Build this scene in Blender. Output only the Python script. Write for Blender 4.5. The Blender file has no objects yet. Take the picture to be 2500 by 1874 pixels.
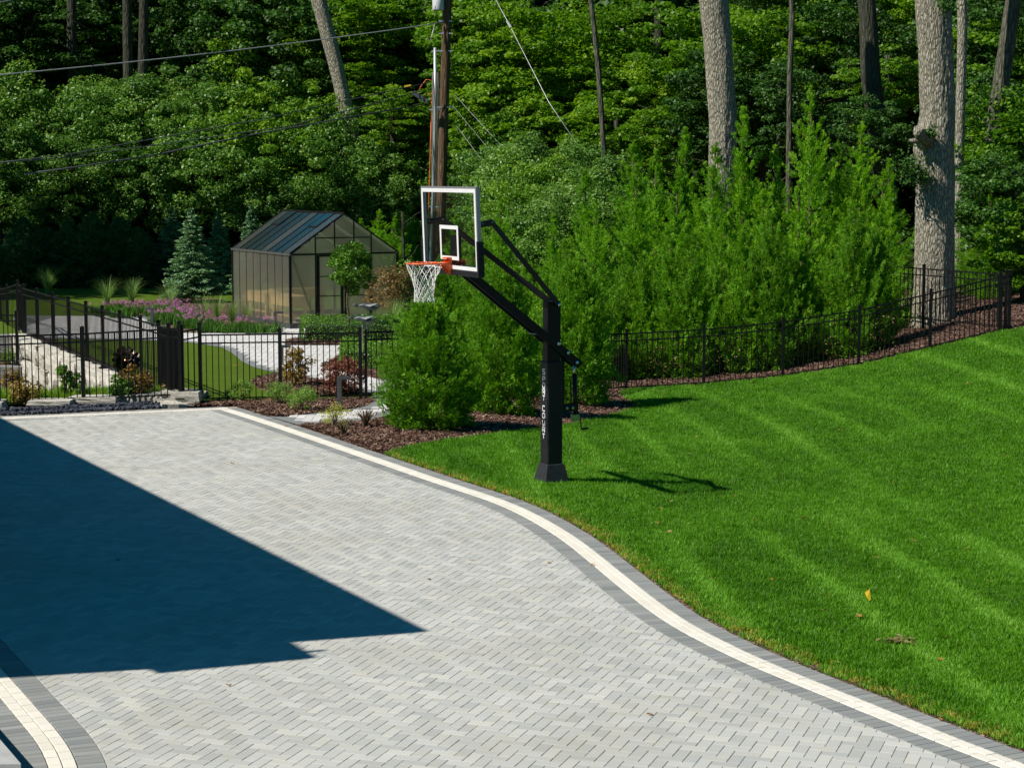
import bpy, math, random
import numpy as np
from mathutils import Vector, Matrix, noise
R_ = random.Random(7)
SC = bpy.context.scene
COL = SC.collection
rad = math.radians

# ------------------------------------------------------------ camera
CAMH = 4.26
FPX = 4741.0            # focal length in pixels of a 2500 px wide frame
PITCH = rad(6.22)
cam_d = bpy.data.cameras.new('camera')
cam_d.sensor_width = 36.0
cam_d.lens = 36.0 * FPX / 2500.0
cam_d.clip_start = 0.1
cam_d.clip_end = 2000
cam = bpy.data.objects.new('camera', cam_d)
COL.objects.link(cam)
cam.location = (0, 0, CAMH)
cam.rotation_euler = (rad(90) - PITCH, 0, 0)
SC.camera = cam

# ------------------------------------------------------------ light
SUNV = Vector((0.835, 0.385, -1.0)).normalized()        # direction the light travels
world = bpy.data.worlds.new('World')
SC.world = world
world.use_nodes = True
wn = world.node_tree.nodes; wl = world.node_tree.links
bg = wn.get('Background') or wn.new('ShaderNodeBackground')
sky = wn.new('ShaderNodeTexSky')
sky.sky_type = 'NISHITA'
sky.sun_disc = False
sky.sun_elevation = math.asin(-SUNV.z)
sky.sun_rotation = math.atan2(-SUNV.x, -SUNV.y) % (2 * math.pi)
sky.ozone_density = 4.0
sky.air_density = 1.0
sky.dust_density = 0.4
hs_ = wn.new('ShaderNodeHueSaturation'); hs_.inputs['Saturation'].default_value = 1.6; hs_.inputs['Hue'].default_value = 0.478
wl.new(sky.outputs[0], hs_.inputs['Color']); wl.new(hs_.outputs[0], bg.inputs[0])
bg.inputs[1].default_value = 0.05
sun_d = bpy.data.lights.new('sun', 'SUN')
sun_d.energy = 5.0
sun_d.angle = rad(0.5)
sun_d.color = (1.0, 0.945, 0.86)
sun = bpy.data.objects.new('sun', sun_d)
COL.objects.link(sun)
sun.location = (-20, -5, 40)
sun.rotation_euler = SUNV.to_track_quat('-Z', 'Y').to_euler()
SC.view_settings.view_transform = 'Standard'
SC.view_settings.look = 'None'
SC.view_settings.exposure = 0.2
SC.view_settings.gamma = 1.0
SC.view_settings.use_curve_mapping = False
SC.cycles.max_bounces = 8
SC.cycles.transparent_max_bounces = 12
SC.cycles.caustics_reflective = False
SC.cycles.caustics_refractive = False

# ------------------------------------------------------------ sight lines: where a point of the view meets the ground
CP, SP = math.cos(PITCH), math.sin(PITCH)
def ray(x, y):
    a, b = x - 1250.0, 937.0 - y
    return (a, b * SP + FPX * CP, b * CP - FPX * SP)
def G(x, y, z=0.0):
    d = ray(x, y); t = (z - CAMH) / d[2]
    return Vector((d[0] * t, d[1] * t, z))
def DP(x, y, dep):
    d = ray(x, y); t = dep / d[1]
    return Vector((d[0] * t, dep, CAMH + d[2] * t))
def proj(p):
    dx, dy, dz = p[0], p[1], p[2] - CAMH
    fz = dy * CP - dz * SP
    if fz <= 0.1: return (-9999, 9999)
    return (1250 + FPX * dx / fz, 937 - FPX * (dy * SP + dz * CP) / fz)

# ------------------------------------------------------------ materials
def newmat(name):
    m = bpy.data.materials.new(name); m.use_nodes = True
    nt = m.node_tree; nt.nodes.clear()
    out = nt.nodes.new('ShaderNodeOutputMaterial')
    return m, nt, out
def nd(nt, typ, **kw):
    n = nt.nodes.new(typ)
    for k, v in kw.items():
        if k.startswith('i_'): n.inputs[k[2:].replace('_', ' ')].default_value = v
        else: setattr(n, k, v)
    return n
def c4(c): return (c[0], c[1], c[2], 1.0)
def ramp(nt, fac, stops):
    r = nt.nodes.new('ShaderNodeValToRGB')
    el = r.color_ramp.elements
    while len(el) < len(stops): el.new(0.5)
    for e, (p, c) in zip(el, stops):
        e.position = p; e.color = c4(c)
    nt.links.new(fac, r.inputs[0]); return r.outputs[0]
def objco(nt, scale=(1, 1, 1), world=False):
    if world:
        src = nt.nodes.new('ShaderNodeNewGeometry').outputs['Position']
    else:
        src = nt.nodes.new('ShaderNodeTexCoord').outputs['Object']
    mp = nt.nodes.new('ShaderNodeMapping'); mp.inputs['Scale'].default_value = scale
    nt.links.new(src, mp.inputs[0]); return mp.outputs[0]
def noise_n(nt, co, scale, detail=4, rough=0.6):
    n = nt.nodes.new('ShaderNodeTexNoise')
    n.inputs['Scale'].default_value = scale; n.inputs['Detail'].default_value = detail
    n.inputs['Roughness'].default_value = rough
    nt.links.new(co, n.inputs['Vector']); return n.outputs[0]
def mixc(nt, fac, a, b, mode='MIX'):
    m = nt.nodes.new('ShaderNodeMix'); m.data_type = 'RGBA'; m.blend_type = mode
    for s, v in ((m.inputs[0], fac), (m.inputs[6], a), (m.inputs[7], b)):
        if isinstance(v, (int, float)): s.default_value = v
        elif isinstance(v, tuple): s.default_value = c4(v)
        else: nt.links.new(v, s)
    return m.outputs[2]
def math_n(nt, op, a, b=0.0):
    m = nt.nodes.new('ShaderNodeMath'); m.operation = op
    for s, v in ((m.inputs[0], a), (m.inputs[1], b)):
        if isinstance(v, (int, float)): s.default_value = v
        else: nt.links.new(v, s)
    return m.outputs[0]
def attr(nt, name, typ='GEOMETRY'):
    a = nt.nodes.new('ShaderNodeAttribute'); a.attribute_name = name; a.attribute_type = typ
    return a.outputs['Fac']
def principled(nt, out, col, rough=0.6, metal=0.0, spec=0.5, bump=None, bstr=0.3, bdist=0.01):
    p = nt.nodes.new('ShaderNodeBsdfPrincipled')
    if isinstance(col, tuple): p.inputs['Base Color'].default_value = c4(col)
    else: nt.links.new(col, p.inputs['Base Color'])
    if isinstance(rough, (int, float)): p.inputs['Roughness'].default_value = rough
    else: nt.links.new(rough, p.inputs['Roughness'])
    p.inputs['Metallic'].default_value = metal
    p.inputs['Specular IOR Level'].default_value = spec
    if bump is not None:
        b = nt.nodes.new('ShaderNodeBump'); b.inputs['Strength'].default_value = bstr
        b.inputs['Distance'].default_value = bdist
        nt.links.new(bump, b.inputs['Height']); nt.links.new(b.outputs[0], p.inputs['Normal'])
    nt.links.new(p.outputs[0], out.inputs[0]); return p
def simple(name, col, rough=0.6, metal=0.0, spec=0.5, nscale=8, var=0.25, bstr=0.0, world=False, bdist=0.01):
    m, nt, out = newmat(name)
    co = objco(nt, world=world)
    n = noise_n(nt, co, nscale, 5)
    lo = tuple(max(0, c * (1 - var)) for c in col); hi = tuple(min(1, c * (1 + var)) for c in col)
    cc = ramp(nt, n, [(0.3, lo), (0.7, hi)])
    principled(nt, out, cc, rough, metal, spec, bump=n if bstr else None, bstr=bstr, bdist=bdist)
    return m
def leafmat(name, stops, trans=0.3, rough=0.5, spec=0.35, inst=False, tcol=None, wscale=0.35, gain=(2.15, 2.1, 1.1), orand=.22):
    """stops: colour over the per-leaf tint 0..1"""
    stops = [(p_, tuple(min(.8, c_ * g_) for c_, g_ in zip(col_, gain))) for p_, col_ in stops]
    m, nt, out = newmat(name)
    t = attr(nt, 'tint', 'INSTANCER' if inst else 'GEOMETRY')
    oi = nt.nodes.new('ShaderNodeObjectInfo')
    wn_ = noise_n(nt, objco(nt, world=True), wscale, 3)
    s = math_n(nt, 'ADD', math_n(nt, 'MULTIPLY', t, 0.58), math_n(nt, 'MULTIPLY', math_n(nt, 'SUBTRACT', oi.outputs['Random'], .2), orand))
    s = math_n(nt, 'ADD', s, math_n(nt, 'MULTIPLY', wn_, 0.26))
    col = ramp(nt, s, stops)
    p = nt.nodes.new('ShaderNodeBsdfPrincipled')
    nt.links.new(col, p.inputs['Base Color'])
    p.inputs['Roughness'].default_value = rough
    p.inputs['Specular IOR Level'].default_value = spec
    tr = nt.nodes.new('ShaderNodeBsdfTranslucent')
    tc = mixc(nt, 1.0, col, tcol or (1.25, 1.3, 0.5), 'MULTIPLY')
    nt.links.new(tc, tr.inputs[0])
    mx = nt.nodes.new('ShaderNodeMixShader'); mx.inputs[0].default_value = trans
    nt.links.new(p.outputs[0], mx.inputs[1]); nt.links.new(tr.outputs[0], mx.inputs[2])
    nt.links.new(mx.outputs[0], out.inputs[0])
    return m

M = {}
M['black_metal'] = simple('black_metal', (0.008, 0.008, 0.009), 0.45, 0, 0.22, 20, 0.2)
M['hoop_black'] = simple('hoop_black', (0.007, 0.007, 0.008), 0.4, 0, 0.3, 14, 0.2)
M['pad_vinyl'] = simple('pad_vinyl', (0.010, 0.010, 0.012), 0.5, 0, 0.35, 9, 0.25, 0.15)
M['skirt_rubber'] = simple('skirt_rubber', (0.022, 0.023, 0.026), 0.6, 0, 0.4, 12, 0.3, 0.2)
M['orange_steel'] = simple('orange_steel', (0.78, 0.12, 0.015), 0.38, 0, 0.5, 20, 0.12)
M['white_paint'] = simple('white_paint', (0.78, 0.78, 0.78), 0.4, 0, 0.5, 10, 0.05)
M['alu_frame'] = simple('alu_frame', (0.42, 0.43, 0.45), 0.35, 0.6, 0.5, 30, 0.1)
M['net_cord'] = simple('net_cord', (0.78, 0.77, 0.74), 0.8, 0, 0.2, 60, 0.15)
M['chrome'] = simple('chrome', (0.7, 0.7, 0.7), 0.2, 1.0, 0.5, 20, 0.08)
M['galv'] = simple('galvanised', (0.5, 0.52, 0.54), 0.42, 0.55, 0.5, 12, 0.2)
M['transformer'] = simple('transformer_paint', (0.6, 0.61, 0.62), 0.45, 0, 0.5, 6, 0.1)
M['wire_light'] = simple('bare_wire', (0.42, 0.42, 0.43), 0.45, 0.4, 0.5, 6, 0.1)
M['wire_dark'] = simple('dark_cable', (0.10, 0.10, 0.11), 0.4, 0, 0.5, 6, 0.1)
M['wire_orange'] = simple('orange_cable', (0.75, 0.16, 0.03), 0.5, 0, 0.4, 6, 0.1)
M['yellow_tag'] = simple('yellow_tag', (0.75, 0.5, 0.02), 0.5, 0, 0.4, 18, 0.2)
M['lime_label'] = simple('lime_label', (0.35, 0.42, 0.12), 0.5, 0, 0.4, 30, 0.35)
M['green_metal'] = simple('weathered_metal', (0.06, 0.075, 0.08), 0.5, 0.3, 0.4, 10, 0.5)
M['spinner'] = simple('bronze_spinner', (0.035, 0.025, 0.02), 0.3, 0.8, 0.5, 9, 0.5)
M['shelf_wood'] = simple('shelf_wood', (0.62, 0.42, 0.2), 0.6, 0, 0.3, 5, 0.2)
M['soil'] = simple('soil', (0.05, 0.032, 0.02), 0.95, 0, 0.1, 14, 0.5, 0.8, True, 0.03)
M['sand'] = simple('joint_sand', (0.33, 0.315, 0.27), 0.95, 0, 0.1, 30, 0.3, 0.3, True)
M['house_wall'] = simple('house_wall', (0.3, 0.28, 0.25), 0.8, 0, 0.2, 3, 0.15)
M['roof_shingle'] = simple('roof_shingle', (0.06, 0.06, 0.065), 0.9, 0, 0.2, 8, 0.4, 0.4)
M['coping'] = simple('coping_stone', (0.4, 0.4, 0.39), 0.8, 0, 0.3, 7, 0.15, 0.3)
M['planter_side'] = simple('planter_stone', (0.09, 0.085, 0.08), 0.85, 0, 0.2, 9, 0.35, 0.4)

def mk_paver(name, a, b, stain, sf=0.45, warm=(1.05, 1.0, 0.9)):
    m, nt, out = newmat(name)
    co = objco(nt, world=True)
    t = attr(nt, 'tint')
    base = ramp(nt, t, [(0.0, a), (1.0, b)])
    big = noise_n(nt, co, 0.55, 4, 0.65)
    base = mixc(nt, math_n(nt, 'MULTIPLY', ramp_f(nt, big, 0.45, 0.7), sf), base, stain)
    mid = noise_n(nt, co, 5.0, 5, 0.7)
    base = mixc(nt, ramp_f(nt, mid, 0.35, 0.75), base, mixc(nt, 1.0, base, warm, 'MULTIPLY'))
    fine = noise_n(nt, co, 90.0, 3, 0.7)
    base = mixc(nt, 0.22, base, ramp(nt, fine, [(0.3, (0.25, 0.25, 0.25)), (0.7, (1, 1, 1))]), 'MULTIPLY')
    principled(nt, out, base, 0.82, 0, 0.25, bump=fine, bstr=0.35, bdist=0.004)
    return m
def ramp_f(nt, v, lo, hi):
    r = nt.nodes.new('ShaderNodeMapRange')
    r.inputs[1].default_value = lo; r.inputs[2].default_value = hi
    nt.links.new(v, r.inputs[0]); return r.outputs[0]
M['paver'] = mk_paver('light_grey_paver', (0.42, 0.435, 0.425), (0.57, 0.575, 0.55), (0.37, 0.365, 0.32))
M['paver_dark'] = mk_paver('mid_grey_paver', (0.22, 0.235, 0.24), (0.33, 0.345, 0.34), (0.2, 0.21, 0.2), 0.25)
M['paver_white'] = mk_paver('cream_paver', (0.74, 0.71, 0.64), (0.84, 0.81, 0.73), (0.66, 0.58, 0.45), 0.2, (1.02, 0.98, 0.9))
M['path_paver'] = mk_paver('pale_path_paver', (0.56, 0.56, 0.57), (0.72, 0.71, 0.71), (0.6, 0.58, 0.55), 0.2)

def mk_turf():
    m, nt, out = newmat('short_turf')
    co = objco(nt, world=True)
    n = noise_n(nt, co, 60, 4, 0.8); n2 = noise_n(nt, co, 1.2, 3)
    c = ramp(nt, n, [(0.3, (0.045, 0.085, 0.006)), (0.75, (0.11, 0.17, 0.012))])
    c = mixc(nt, 0.25, c, ramp(nt, n2, [(0.3, (0.05, 0.10, 0.01)), (0.7, (0.12, 0.19, 0.02))]))
    principled(nt, out, c, 0.9, 0, 0.1, bump=n, bstr=0.6, bdist=0.02)
    return m
M['turf'] = mk_turf()
def mk_lawnbase():
    m, nt, out = newmat('lawn_thatch')
    co = objco(nt, world=True)
    n = noise_n(nt, co, 40, 4, 0.8)
    c = ramp(nt, n, [(0.3, (0.018, 0.05, 0.005)), (0.75, (0.05, 0.115, 0.012))])
    principled(nt, out, c, 0.95, 0, 0.05, bump=n, bstr=0.6, bdist=0.02)
    return m
M['lawn'] = mk_lawnbase()
def mk_mulch(name, cols):
    m, nt, out = newmat(name)
    co = objco(nt, world=True)
    v = nt.nodes.new('ShaderNodeTexVoronoi'); v.inputs['Scale'].default_value = 34
    nt.links.new(co, v.inputs['Vector'])
    sep = nt.nodes.new('ShaderNodeSeparateColor'); nt.links.new(v.outputs['Color'], sep.inputs[0])
    c = ramp(nt, sep.outputs[0], cols)
    principled(nt, out, c, 0.95, 0, 0.1, bump=v.outputs['Distance'], bstr=1.0, bdist=0.03)
    return m
M['mulch'] = mk_mulch('bark_mulch', [(0.0, (0.04, 0.024, 0.018)), (0.45, (0.11, 0.066, 0.05)), (0.8, (0.2, 0.125, 0.095)), (1.0, (0.36, 0.26, 0.2))])
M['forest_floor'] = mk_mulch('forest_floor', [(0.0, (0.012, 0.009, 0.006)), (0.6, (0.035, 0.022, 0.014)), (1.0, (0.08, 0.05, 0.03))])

def mk_bark(name, lo, hi, sc=(9, 9, 1.3)):
    m, nt, out = newmat(name)
    co = objco(nt, sc)
    n = noise_n(nt, co, 2.2, 7, 0.68)
    w = nt.nodes.new('ShaderNodeTexVoronoi'); w.inputs['Scale'].default_value = 1.5; w.feature = 'DISTANCE_TO_EDGE'
    nt.links.new(co, w.inputs['Vector'])
    h = math_n(nt, 'ADD', math_n(nt, 'MULTIPLY', ramp_f(nt, w.outputs['Distance'], 0.0, 0.25), 0.6), n)
    n2 = noise_n(nt, objco(nt), 0.8, 3)
    c = ramp(nt, h, [(0.45, tuple(x * 0.45 for x in lo)), (0.75, lo), (1.15 if False else 1.0, hi)])
    c = mixc(nt, math_n(nt, 'MULTIPLY', n2, 0.35), c, (0.16, 0.2, 0.12))
    principled(nt, out, c, 0.9, 0, 0.15, bump=h, bstr=0.9, bdist=0.05)
    return m
M['bark_oak'] = mk_bark('oak_bark', (0.34, 0.30, 0.235), (0.52, 0.465, 0.375), (13, 13, 3.2))
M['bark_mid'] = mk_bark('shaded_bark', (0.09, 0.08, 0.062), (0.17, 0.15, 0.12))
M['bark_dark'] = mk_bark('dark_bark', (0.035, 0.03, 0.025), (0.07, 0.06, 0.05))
M['bark_brown'] = mk_bark('brown_stem', (0.14, 0.09, 0.05), (0.25, 0.17, 0.1), (20, 20, 4))
M['pole_wood'] = mk_bark('pole_wood', (0.15, 0.075, 0.045), (0.25, 0.135, 0.08), (16, 16, 0.9))
M['pole_grey'] = mk_bark('old_pole_wood', (0.13, 0.105, 0.08), (0.22, 0.18, 0.14), (16, 16, 0.9))
def mk_rock(name, lo, hi, sc=2.0):
    m, nt, out = newmat(name)
    co = objco(nt)
    n = noise_n(nt, co, sc, 8, 0.72); n2 = noise_n(nt, co, sc * 6, 5, 0.7)
    oi = nt.nodes.new('ShaderNodeObjectInfo')
    c = ramp(nt, n, [(0.3, lo), (0.62, hi)])
    c = mixc(nt, math_n(nt, 'MULTIPLY', oi.outputs['Random'], 0.3), c, tuple(x * 0.7 for x in lo))
    c = mixc(nt, 0.35, c, ramp(nt, n2, [(0.35, (0.35, 0.33, 0.3)), (0.6, (1, 1, 1))]), 'MULTIPLY')
    principled(nt, out, c, 0.9, 0, 0.2, bump=n2, bstr=0.8, bdist=0.03)
    return m
M['limestone'] = mk_rock('limestone', (0.44, 0.41, 0.34), (0.70, 0.67, 0.59))
M['grey_stone'] = mk_rock('grey_stone', (0.2, 0.2, 0.19), (0.36, 0.36, 0.34))
M['slate'] = mk_rock('slate_chip', (0.035, 0.04, 0.055), (0.13, 0.14, 0.18), 6)

def mk_pane(name, tint, transp, trl, g0=0.08, gc=(0.85, 0.88, 0.9)):
    m, nt, out = newmat(name)
    co = objco(nt, world=True)
    n = noise_n(nt, objco(nt, (1.2, 1.2, 0.25), True), 1.0, 3)
    tr = nt.nodes.new('ShaderNodeBsdfTransparent'); tr.inputs[0].default_value = c4(tint)
    tl = nt.nodes.new('ShaderNodeBsdfTranslucent'); tl.inputs[0].default_value = c4(tint)
    gl = nt.nodes.new('ShaderNodeBsdfGlossy'); gl.inputs['Roughness'].default_value = 0.16
    gl.inputs[0].default_value = c4(gc)
    df = nt.nodes.new('ShaderNodeBsdfDiffuse'); df.inputs[0].default_value = c4(tuple(x * 0.45 for x in tint))
    a = nt.nodes.new('ShaderNodeMixShader'); a.inputs[0].default_value = trl / (trl + transp)
    nt.links.new(tr.outputs[0], a.inputs[1]); nt.links.new(tl.outputs[0], a.inputs[2])
    b = nt.nodes.new('ShaderNodeMixShader'); b.inputs[0].default_value = 0.17
    nt.links.new(a.outputs[0], b.inputs[1]); nt.links.new(df.outputs[0], b.inputs[2])
    fr = nt.nodes.new('ShaderNodeFresnel'); fr.inputs[0].default_value = 1.5
    c = nt.nodes.new('ShaderNodeMixShader')
    ge = nt.nodes.new('ShaderNodeNewGeometry'); ff = math_n(nt, 'SUBTRACT', 1.0, ge.outputs['Backfacing'])
    nt.links.new(math_n(nt, 'MULTIPLY', ff, math_n(nt, 'ADD', math_n(nt, 'MULTIPLY', fr.outputs[0], 1.3), g0)), c.inputs[0])
    nt.links.new(b.outputs[0], c.inputs[1]); nt.links.new(gl.outputs[0], c.inputs[2])
    e = nt.nodes.new('ShaderNodeMixShader'); t2 = nt.nodes.new('ShaderNodeBsdfTransparent')   # inner skin of the sheet adds nothing
    nt.links.new(ge.outputs['Backfacing'], e.inputs[0]); nt.links.new(c.outputs[0], e.inputs[1]); nt.links.new(t2.outputs[0], e.inputs[2])
    nt.links.new(e.outputs[0], out.inputs[0])
    return m
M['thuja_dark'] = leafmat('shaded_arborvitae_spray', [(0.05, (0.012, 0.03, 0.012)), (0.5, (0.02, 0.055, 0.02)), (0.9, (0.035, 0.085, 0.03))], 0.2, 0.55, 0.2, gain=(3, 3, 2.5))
M['hedge_core'] = simple('hedge_core', (0.012, 0.03, 0.006), 0.9)
M['copper'] = simple('copper', (0.5, 0.2, 0.08), 0.3, 0.8)
M['olive_dead'] = leafmat('dead_olive_leaf', [(0.1, (0.07, 0.06, 0.02)), (0.5, (0.13, 0.12, 0.04)), (0.9, (0.26, 0.24, 0.1))], 0.1, 0.7, 0.1, gain=(1.1,1.1,1.1))
M['sill_metal'] = simple('sill_metal', (0.055, 0.058, 0.06), 0.5, 0, 0.4, 8, 0.15)
M['gutter_metal'] = simple('gutter_metal', (0.10, 0.10, 0.095), 0.4, 0.2, 0.5, 8, 0.15)
M['path_floor'] = simple('floor_slab', (0.72, 0.69, 0.62), 0.8, 0, 0.3, 8, 0.1)
M['polycarb'] = mk_pane('twinwall_polycarbonate', (0.97, 0.95, 0.82), 0.64, 0.36)
M['polycarb_blue'] = mk_pane('twinwall_reflecting', (0.6, 0.6, 0.6), 0.5, 0.5, 0.58, (1.0, 0.82, 0.72))
M['polycarb_roof'] = mk_pane('twinwall_roof', (0.62, 0.62, 0.5), 0.55, 0.45, 0.16)
def mk_glass():
    m, nt, out = newmat('backboard_glass')
    tr = nt.nodes.new('ShaderNodeBsdfTransparent'); tr.inputs[0].default_value = (0.88, 0.93, 0.93, 1)
    gl = nt.nodes.new('ShaderNodeBsdfGlossy'); gl.inputs['Roughness'].default_value = 0.02
    fr = nt.nodes.new('ShaderNodeFresnel'); fr.inputs[0].default_value = 1.45
    c = nt.nodes.new('ShaderNodeMixShader')
    ge = nt.nodes.new('ShaderNodeNewGeometry'); ff = math_n(nt, 'SUBTRACT', 1.0, ge.outputs['Backfacing'])
    nt.links.new(math_n(nt, 'MULTIPLY', ff, fr.outputs[0]), c.inputs[0]); nt.links.new(tr.outputs[0], c.inputs[1]); nt.links.new(gl.outputs[0], c.inputs[2])
    nt.links.new(c.outputs[0], out.inputs[0]); return m
M['glass'] = mk_glass()

G1 = (0.028, 0.075, 0.010)
M['leaf_shrub'] = leafmat('shrub_leaf', [(0.1, (0.024, 0.066, 0.02)), (0.5, (0.058, 0.125, 0.036)), (0.9, (0.13, 0.21, 0.075))], 0.3, 0.42)
M['leaf_shrub_y'] = leafmat('yellowish_shrub_leaf', [(0.1, (0.03, 0.075, 0.01)), (0.5, (0.065, 0.14, 0.018)), (0.9, (0.14, 0.22, 0.035))], 0.35, 0.45)
M['leaf_maple'] = leafmat('maple_leaf', [(0.1, (0.025, 0.075, 0.006)), (0.5, (0.068, 0.15, 0.01)), (0.9, (0.16, 0.24, 0.018))], 0.42, 0.5, gain=(1.85, 1.85, 1.1))
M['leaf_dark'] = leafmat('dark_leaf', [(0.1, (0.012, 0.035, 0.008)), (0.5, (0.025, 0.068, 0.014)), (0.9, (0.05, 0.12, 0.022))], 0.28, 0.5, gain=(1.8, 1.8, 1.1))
M['thuja'] = leafmat('arborvitae_spray', [(0.05, (0.03, 0.065, 0.006)), (0.5, (0.055, 0.135, 0.01)), (0.92, (0.12, 0.22, 0.016)), (1.0, (0.17, 0.10, 0.03))], 0.3, 0.55, 0.25, gain=(2.2, 2.35, 1.1), orand=.2)
M['thuja_bright'] = leafmat('arborvitae_spray_bright', [(0.05, (0.03, 0.085, 0.006)), (0.5, (0.075, 0.17, 0.01)), (0.92, (0.155, 0.26, 0.02)), (1.0, (0.17, 0.10, 0.03))], 0.33, 0.55, 0.25, gain=(2.2, 2.35, 1.1), orand=.2)
M['spruce'] = leafmat('spruce_needle', [(0.1, (0.02, 0.05, 0.03)), (0.5, (0.045, 0.095, 0.06)), (0.9, (0.10, 0.17, 0.11))], 0.15, 0.6, 0.25, gain=(2.9, 2.7, 2.0))
M['box'] = leafmat('boxwood_leaf', [(0.1, (0.02, 0.06, 0.006)), (0.5, (0.05, 0.12, 0.012)), (0.9, (0.11, 0.2, 0.02))], 0.25, 0.45)
M['grassblade'] = leafmat('ornamental_grass_blade', [(0.1, (0.09, 0.13, 0.04)), (0.5, (0.17, 0.22, 0.08)), (0.9, (0.33, 0.36, 0.18))], 0.3, 0.6, 0.2, gain=(1.15,1.5,1.2))
M['allium_leaf'] = leafmat('allium_leaf', [(0.1, (0.02, 0.06, 0.01)), (0.5, (0.045, 0.12, 0.015)), (0.9, (0.09, 0.2, 0.03))], 0.3, 0.5, gain=(1.3, 1.4, 1))
M['allium_flower'] = leafmat('allium_flower', [(0.1, (0.36, 0.13, 0.31)), (0.5, (0.55, 0.24, 0.45)), (0.9, (0.75, 0.42, 0.65))], 0.25, 0.7, 0.1, tcol=(1, 1, 1), gain=(1.0,.95,.9))
M['redleaf'] = leafmat('red_shrub_leaf', [(0.1, (0.10, 0.025, 0.02)), (0.45, (0.22, 0.07, 0.04)), (0.9, (0.45, 0.27, 0.17))], 0.3, 0.5, tcol=(1.2, 1.0, 0.8), gain=(1.1,1.1,1.1))
M['goldleaf'] = leafmat('golden_shrub_leaf', [(0.1, (0.16, 0.06, 0.02)), (0.45, (0.22, 0.16, 0.03)), (0.9, (0.4, 0.3, 0.06))], 0.3, 0.5, tcol=(1.2, 1.0, 0.7), gain=(1.1,1.1,1.1))
M['copperleaf'] = leafmat('coppery_leaf', [(0.1, (0.12, 0.065, 0.035)), (0.45, (0.19, 0.13, 0.05)), (0.9, (0.3, 0.22, 0.09))], 0.3, 0.5, tcol=(1.2, 1.0, 0.7), gain=(1.1,1.1,1.1))
M['herb'] = leafmat('catmint_leaf', [(0.1, (0.05, 0.10, 0.035)), (0.5, (0.10, 0.18, 0.06)), (0.9, (0.17, 0.27, 0.1))], 0.3, 0.6)
M['herb_y'] = leafmat('yellow_green_leaf', [(0.1, (0.12, 0.14, 0.03)), (0.5, (0.2, 0.23, 0.04)), (0.9, (0.33, 0.33, 0.09))], 0.3, 0.6)
M['dryleaf'] = leafmat('dry_leaf', [(0.0, (0.2, 0.07, 0.02)), (0.5, (0.36, 0.2, 0.06)), (1.0, (0.55, 0.42, 0.22))], 0.2, 0.7, 0.1, tcol=(1, 1, 1), gain=(1.1,1.1,1.1))
M['lawnblade'] = leafmat('lawn_blade', [(0.0, (0.02, 0.078, 0.003)), (0.4, (0.065, 0.19, 0.007)), (0.72, (0.115, 0.27, 0.035)), (0.86, (0.16, 0.31, 0.07)), (1.0, (0.24, 0.22, 0.06))], 0.3, 0.5, 0.25, inst=True, gain=(1.7, 1.6, 1.0))
M['weedgrass'] = leafmat('weed_grass', [(0.0, (0.04, 0.09, 0.01)), (0.5, (0.08, 0.16, 0.02)), (1.0, (0.2, 0.24, 0.06))], 0.3, 0.5, 0.2)
M['chip'] = leafmat('mulch_chip', [(0.0, (0.045, 0.025, 0.02)), (0.5, (0.14, 0.08, 0.06)), (0.85, (0.25, 0.16, 0.12)), (1.0, (0.45, 0.34, 0.25))], 0.0, 0.9, 0.05, inst=True, gain=(1.1,1.1,1.1))

# ------------------------------------------------------------ object helpers
def link(o, parent=None):
    COL.objects.link(o)
    if parent is not None: o.parent = parent
    return o
def tag(o, label=None, cat=None, group=None, kind=None):
    if label: o['label'] = label
    if cat: o['category'] = cat
    if group: o['group'] = group
    if kind: o['kind'] = kind
    return o
def thing(name, loc, label, cat, group=None, rz=0.0):
    o = bpy.data.objects.new(name, None); o.location = loc; o.rotation_euler = (0, 0, rz)
    o.empty_display_size = 0.2
    link(o); return tag(o, label, cat, group)
def kids(o, table):
    return table.get(o.name, [])
def copy_tree(src, loc, rz=0.0, scale=None, label=None, group=None):
    r = src.copy(); COL.objects.link(r)
    r.location = loc; r.rotation_euler = (0, 0, rz)
    if scale is not None: r.scale = scale if hasattr(scale, '__len__') else (scale,) * 3
    if label: r['label'] = label
    if group: r['group'] = group
    for ch in list(src.children):
        c = ch.copy(); COL.objects.link(c); c.parent = r
        for g in list(ch.children):
            d = g.copy(); COL.objects.link(d); d.parent = c
    return r
def mesh_np(name, V, F, mat, tint=None, smooth=False):
    """V (n,3) array, F (m,k) array of equal-size faces"""
    me = bpy.data.meshes.new(name)
    V = np.asarray(V, dtype=np.float32); F = np.asarray(F, dtype=np.int32)
    m, k = F.shape
    me.vertices.add(len(V)); me.vertices.foreach_set('co', V.ravel())
    me.loops.add(m * k); me.loops.foreach_set('vertex_index', F.ravel())
    me.polygons.add(m)
    me.polygons.foreach_set('loop_start', np.arange(0, m * k, k, dtype=np.int32))
    me.polygons.foreach_set('loop_total', np.full(m, k, dtype=np.int32))
    if smooth: me.polygons.foreach_set('use_smooth', np.ones(m, dtype=bool))
    if tint is not None:
        a = me.attributes.new('tint', 'FLOAT', 'FACE'); a.data.foreach_set('value', np.asarray(tint, dtype=np.float32))
    me.materials.append(mat); me.update(calc_edges=True)
    return me
def mobj(name, me, parent=None, loc=(0, 0, 0)):
    o = bpy.data.objects.new(name, me); o.location = loc
    return link(o, parent)
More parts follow.
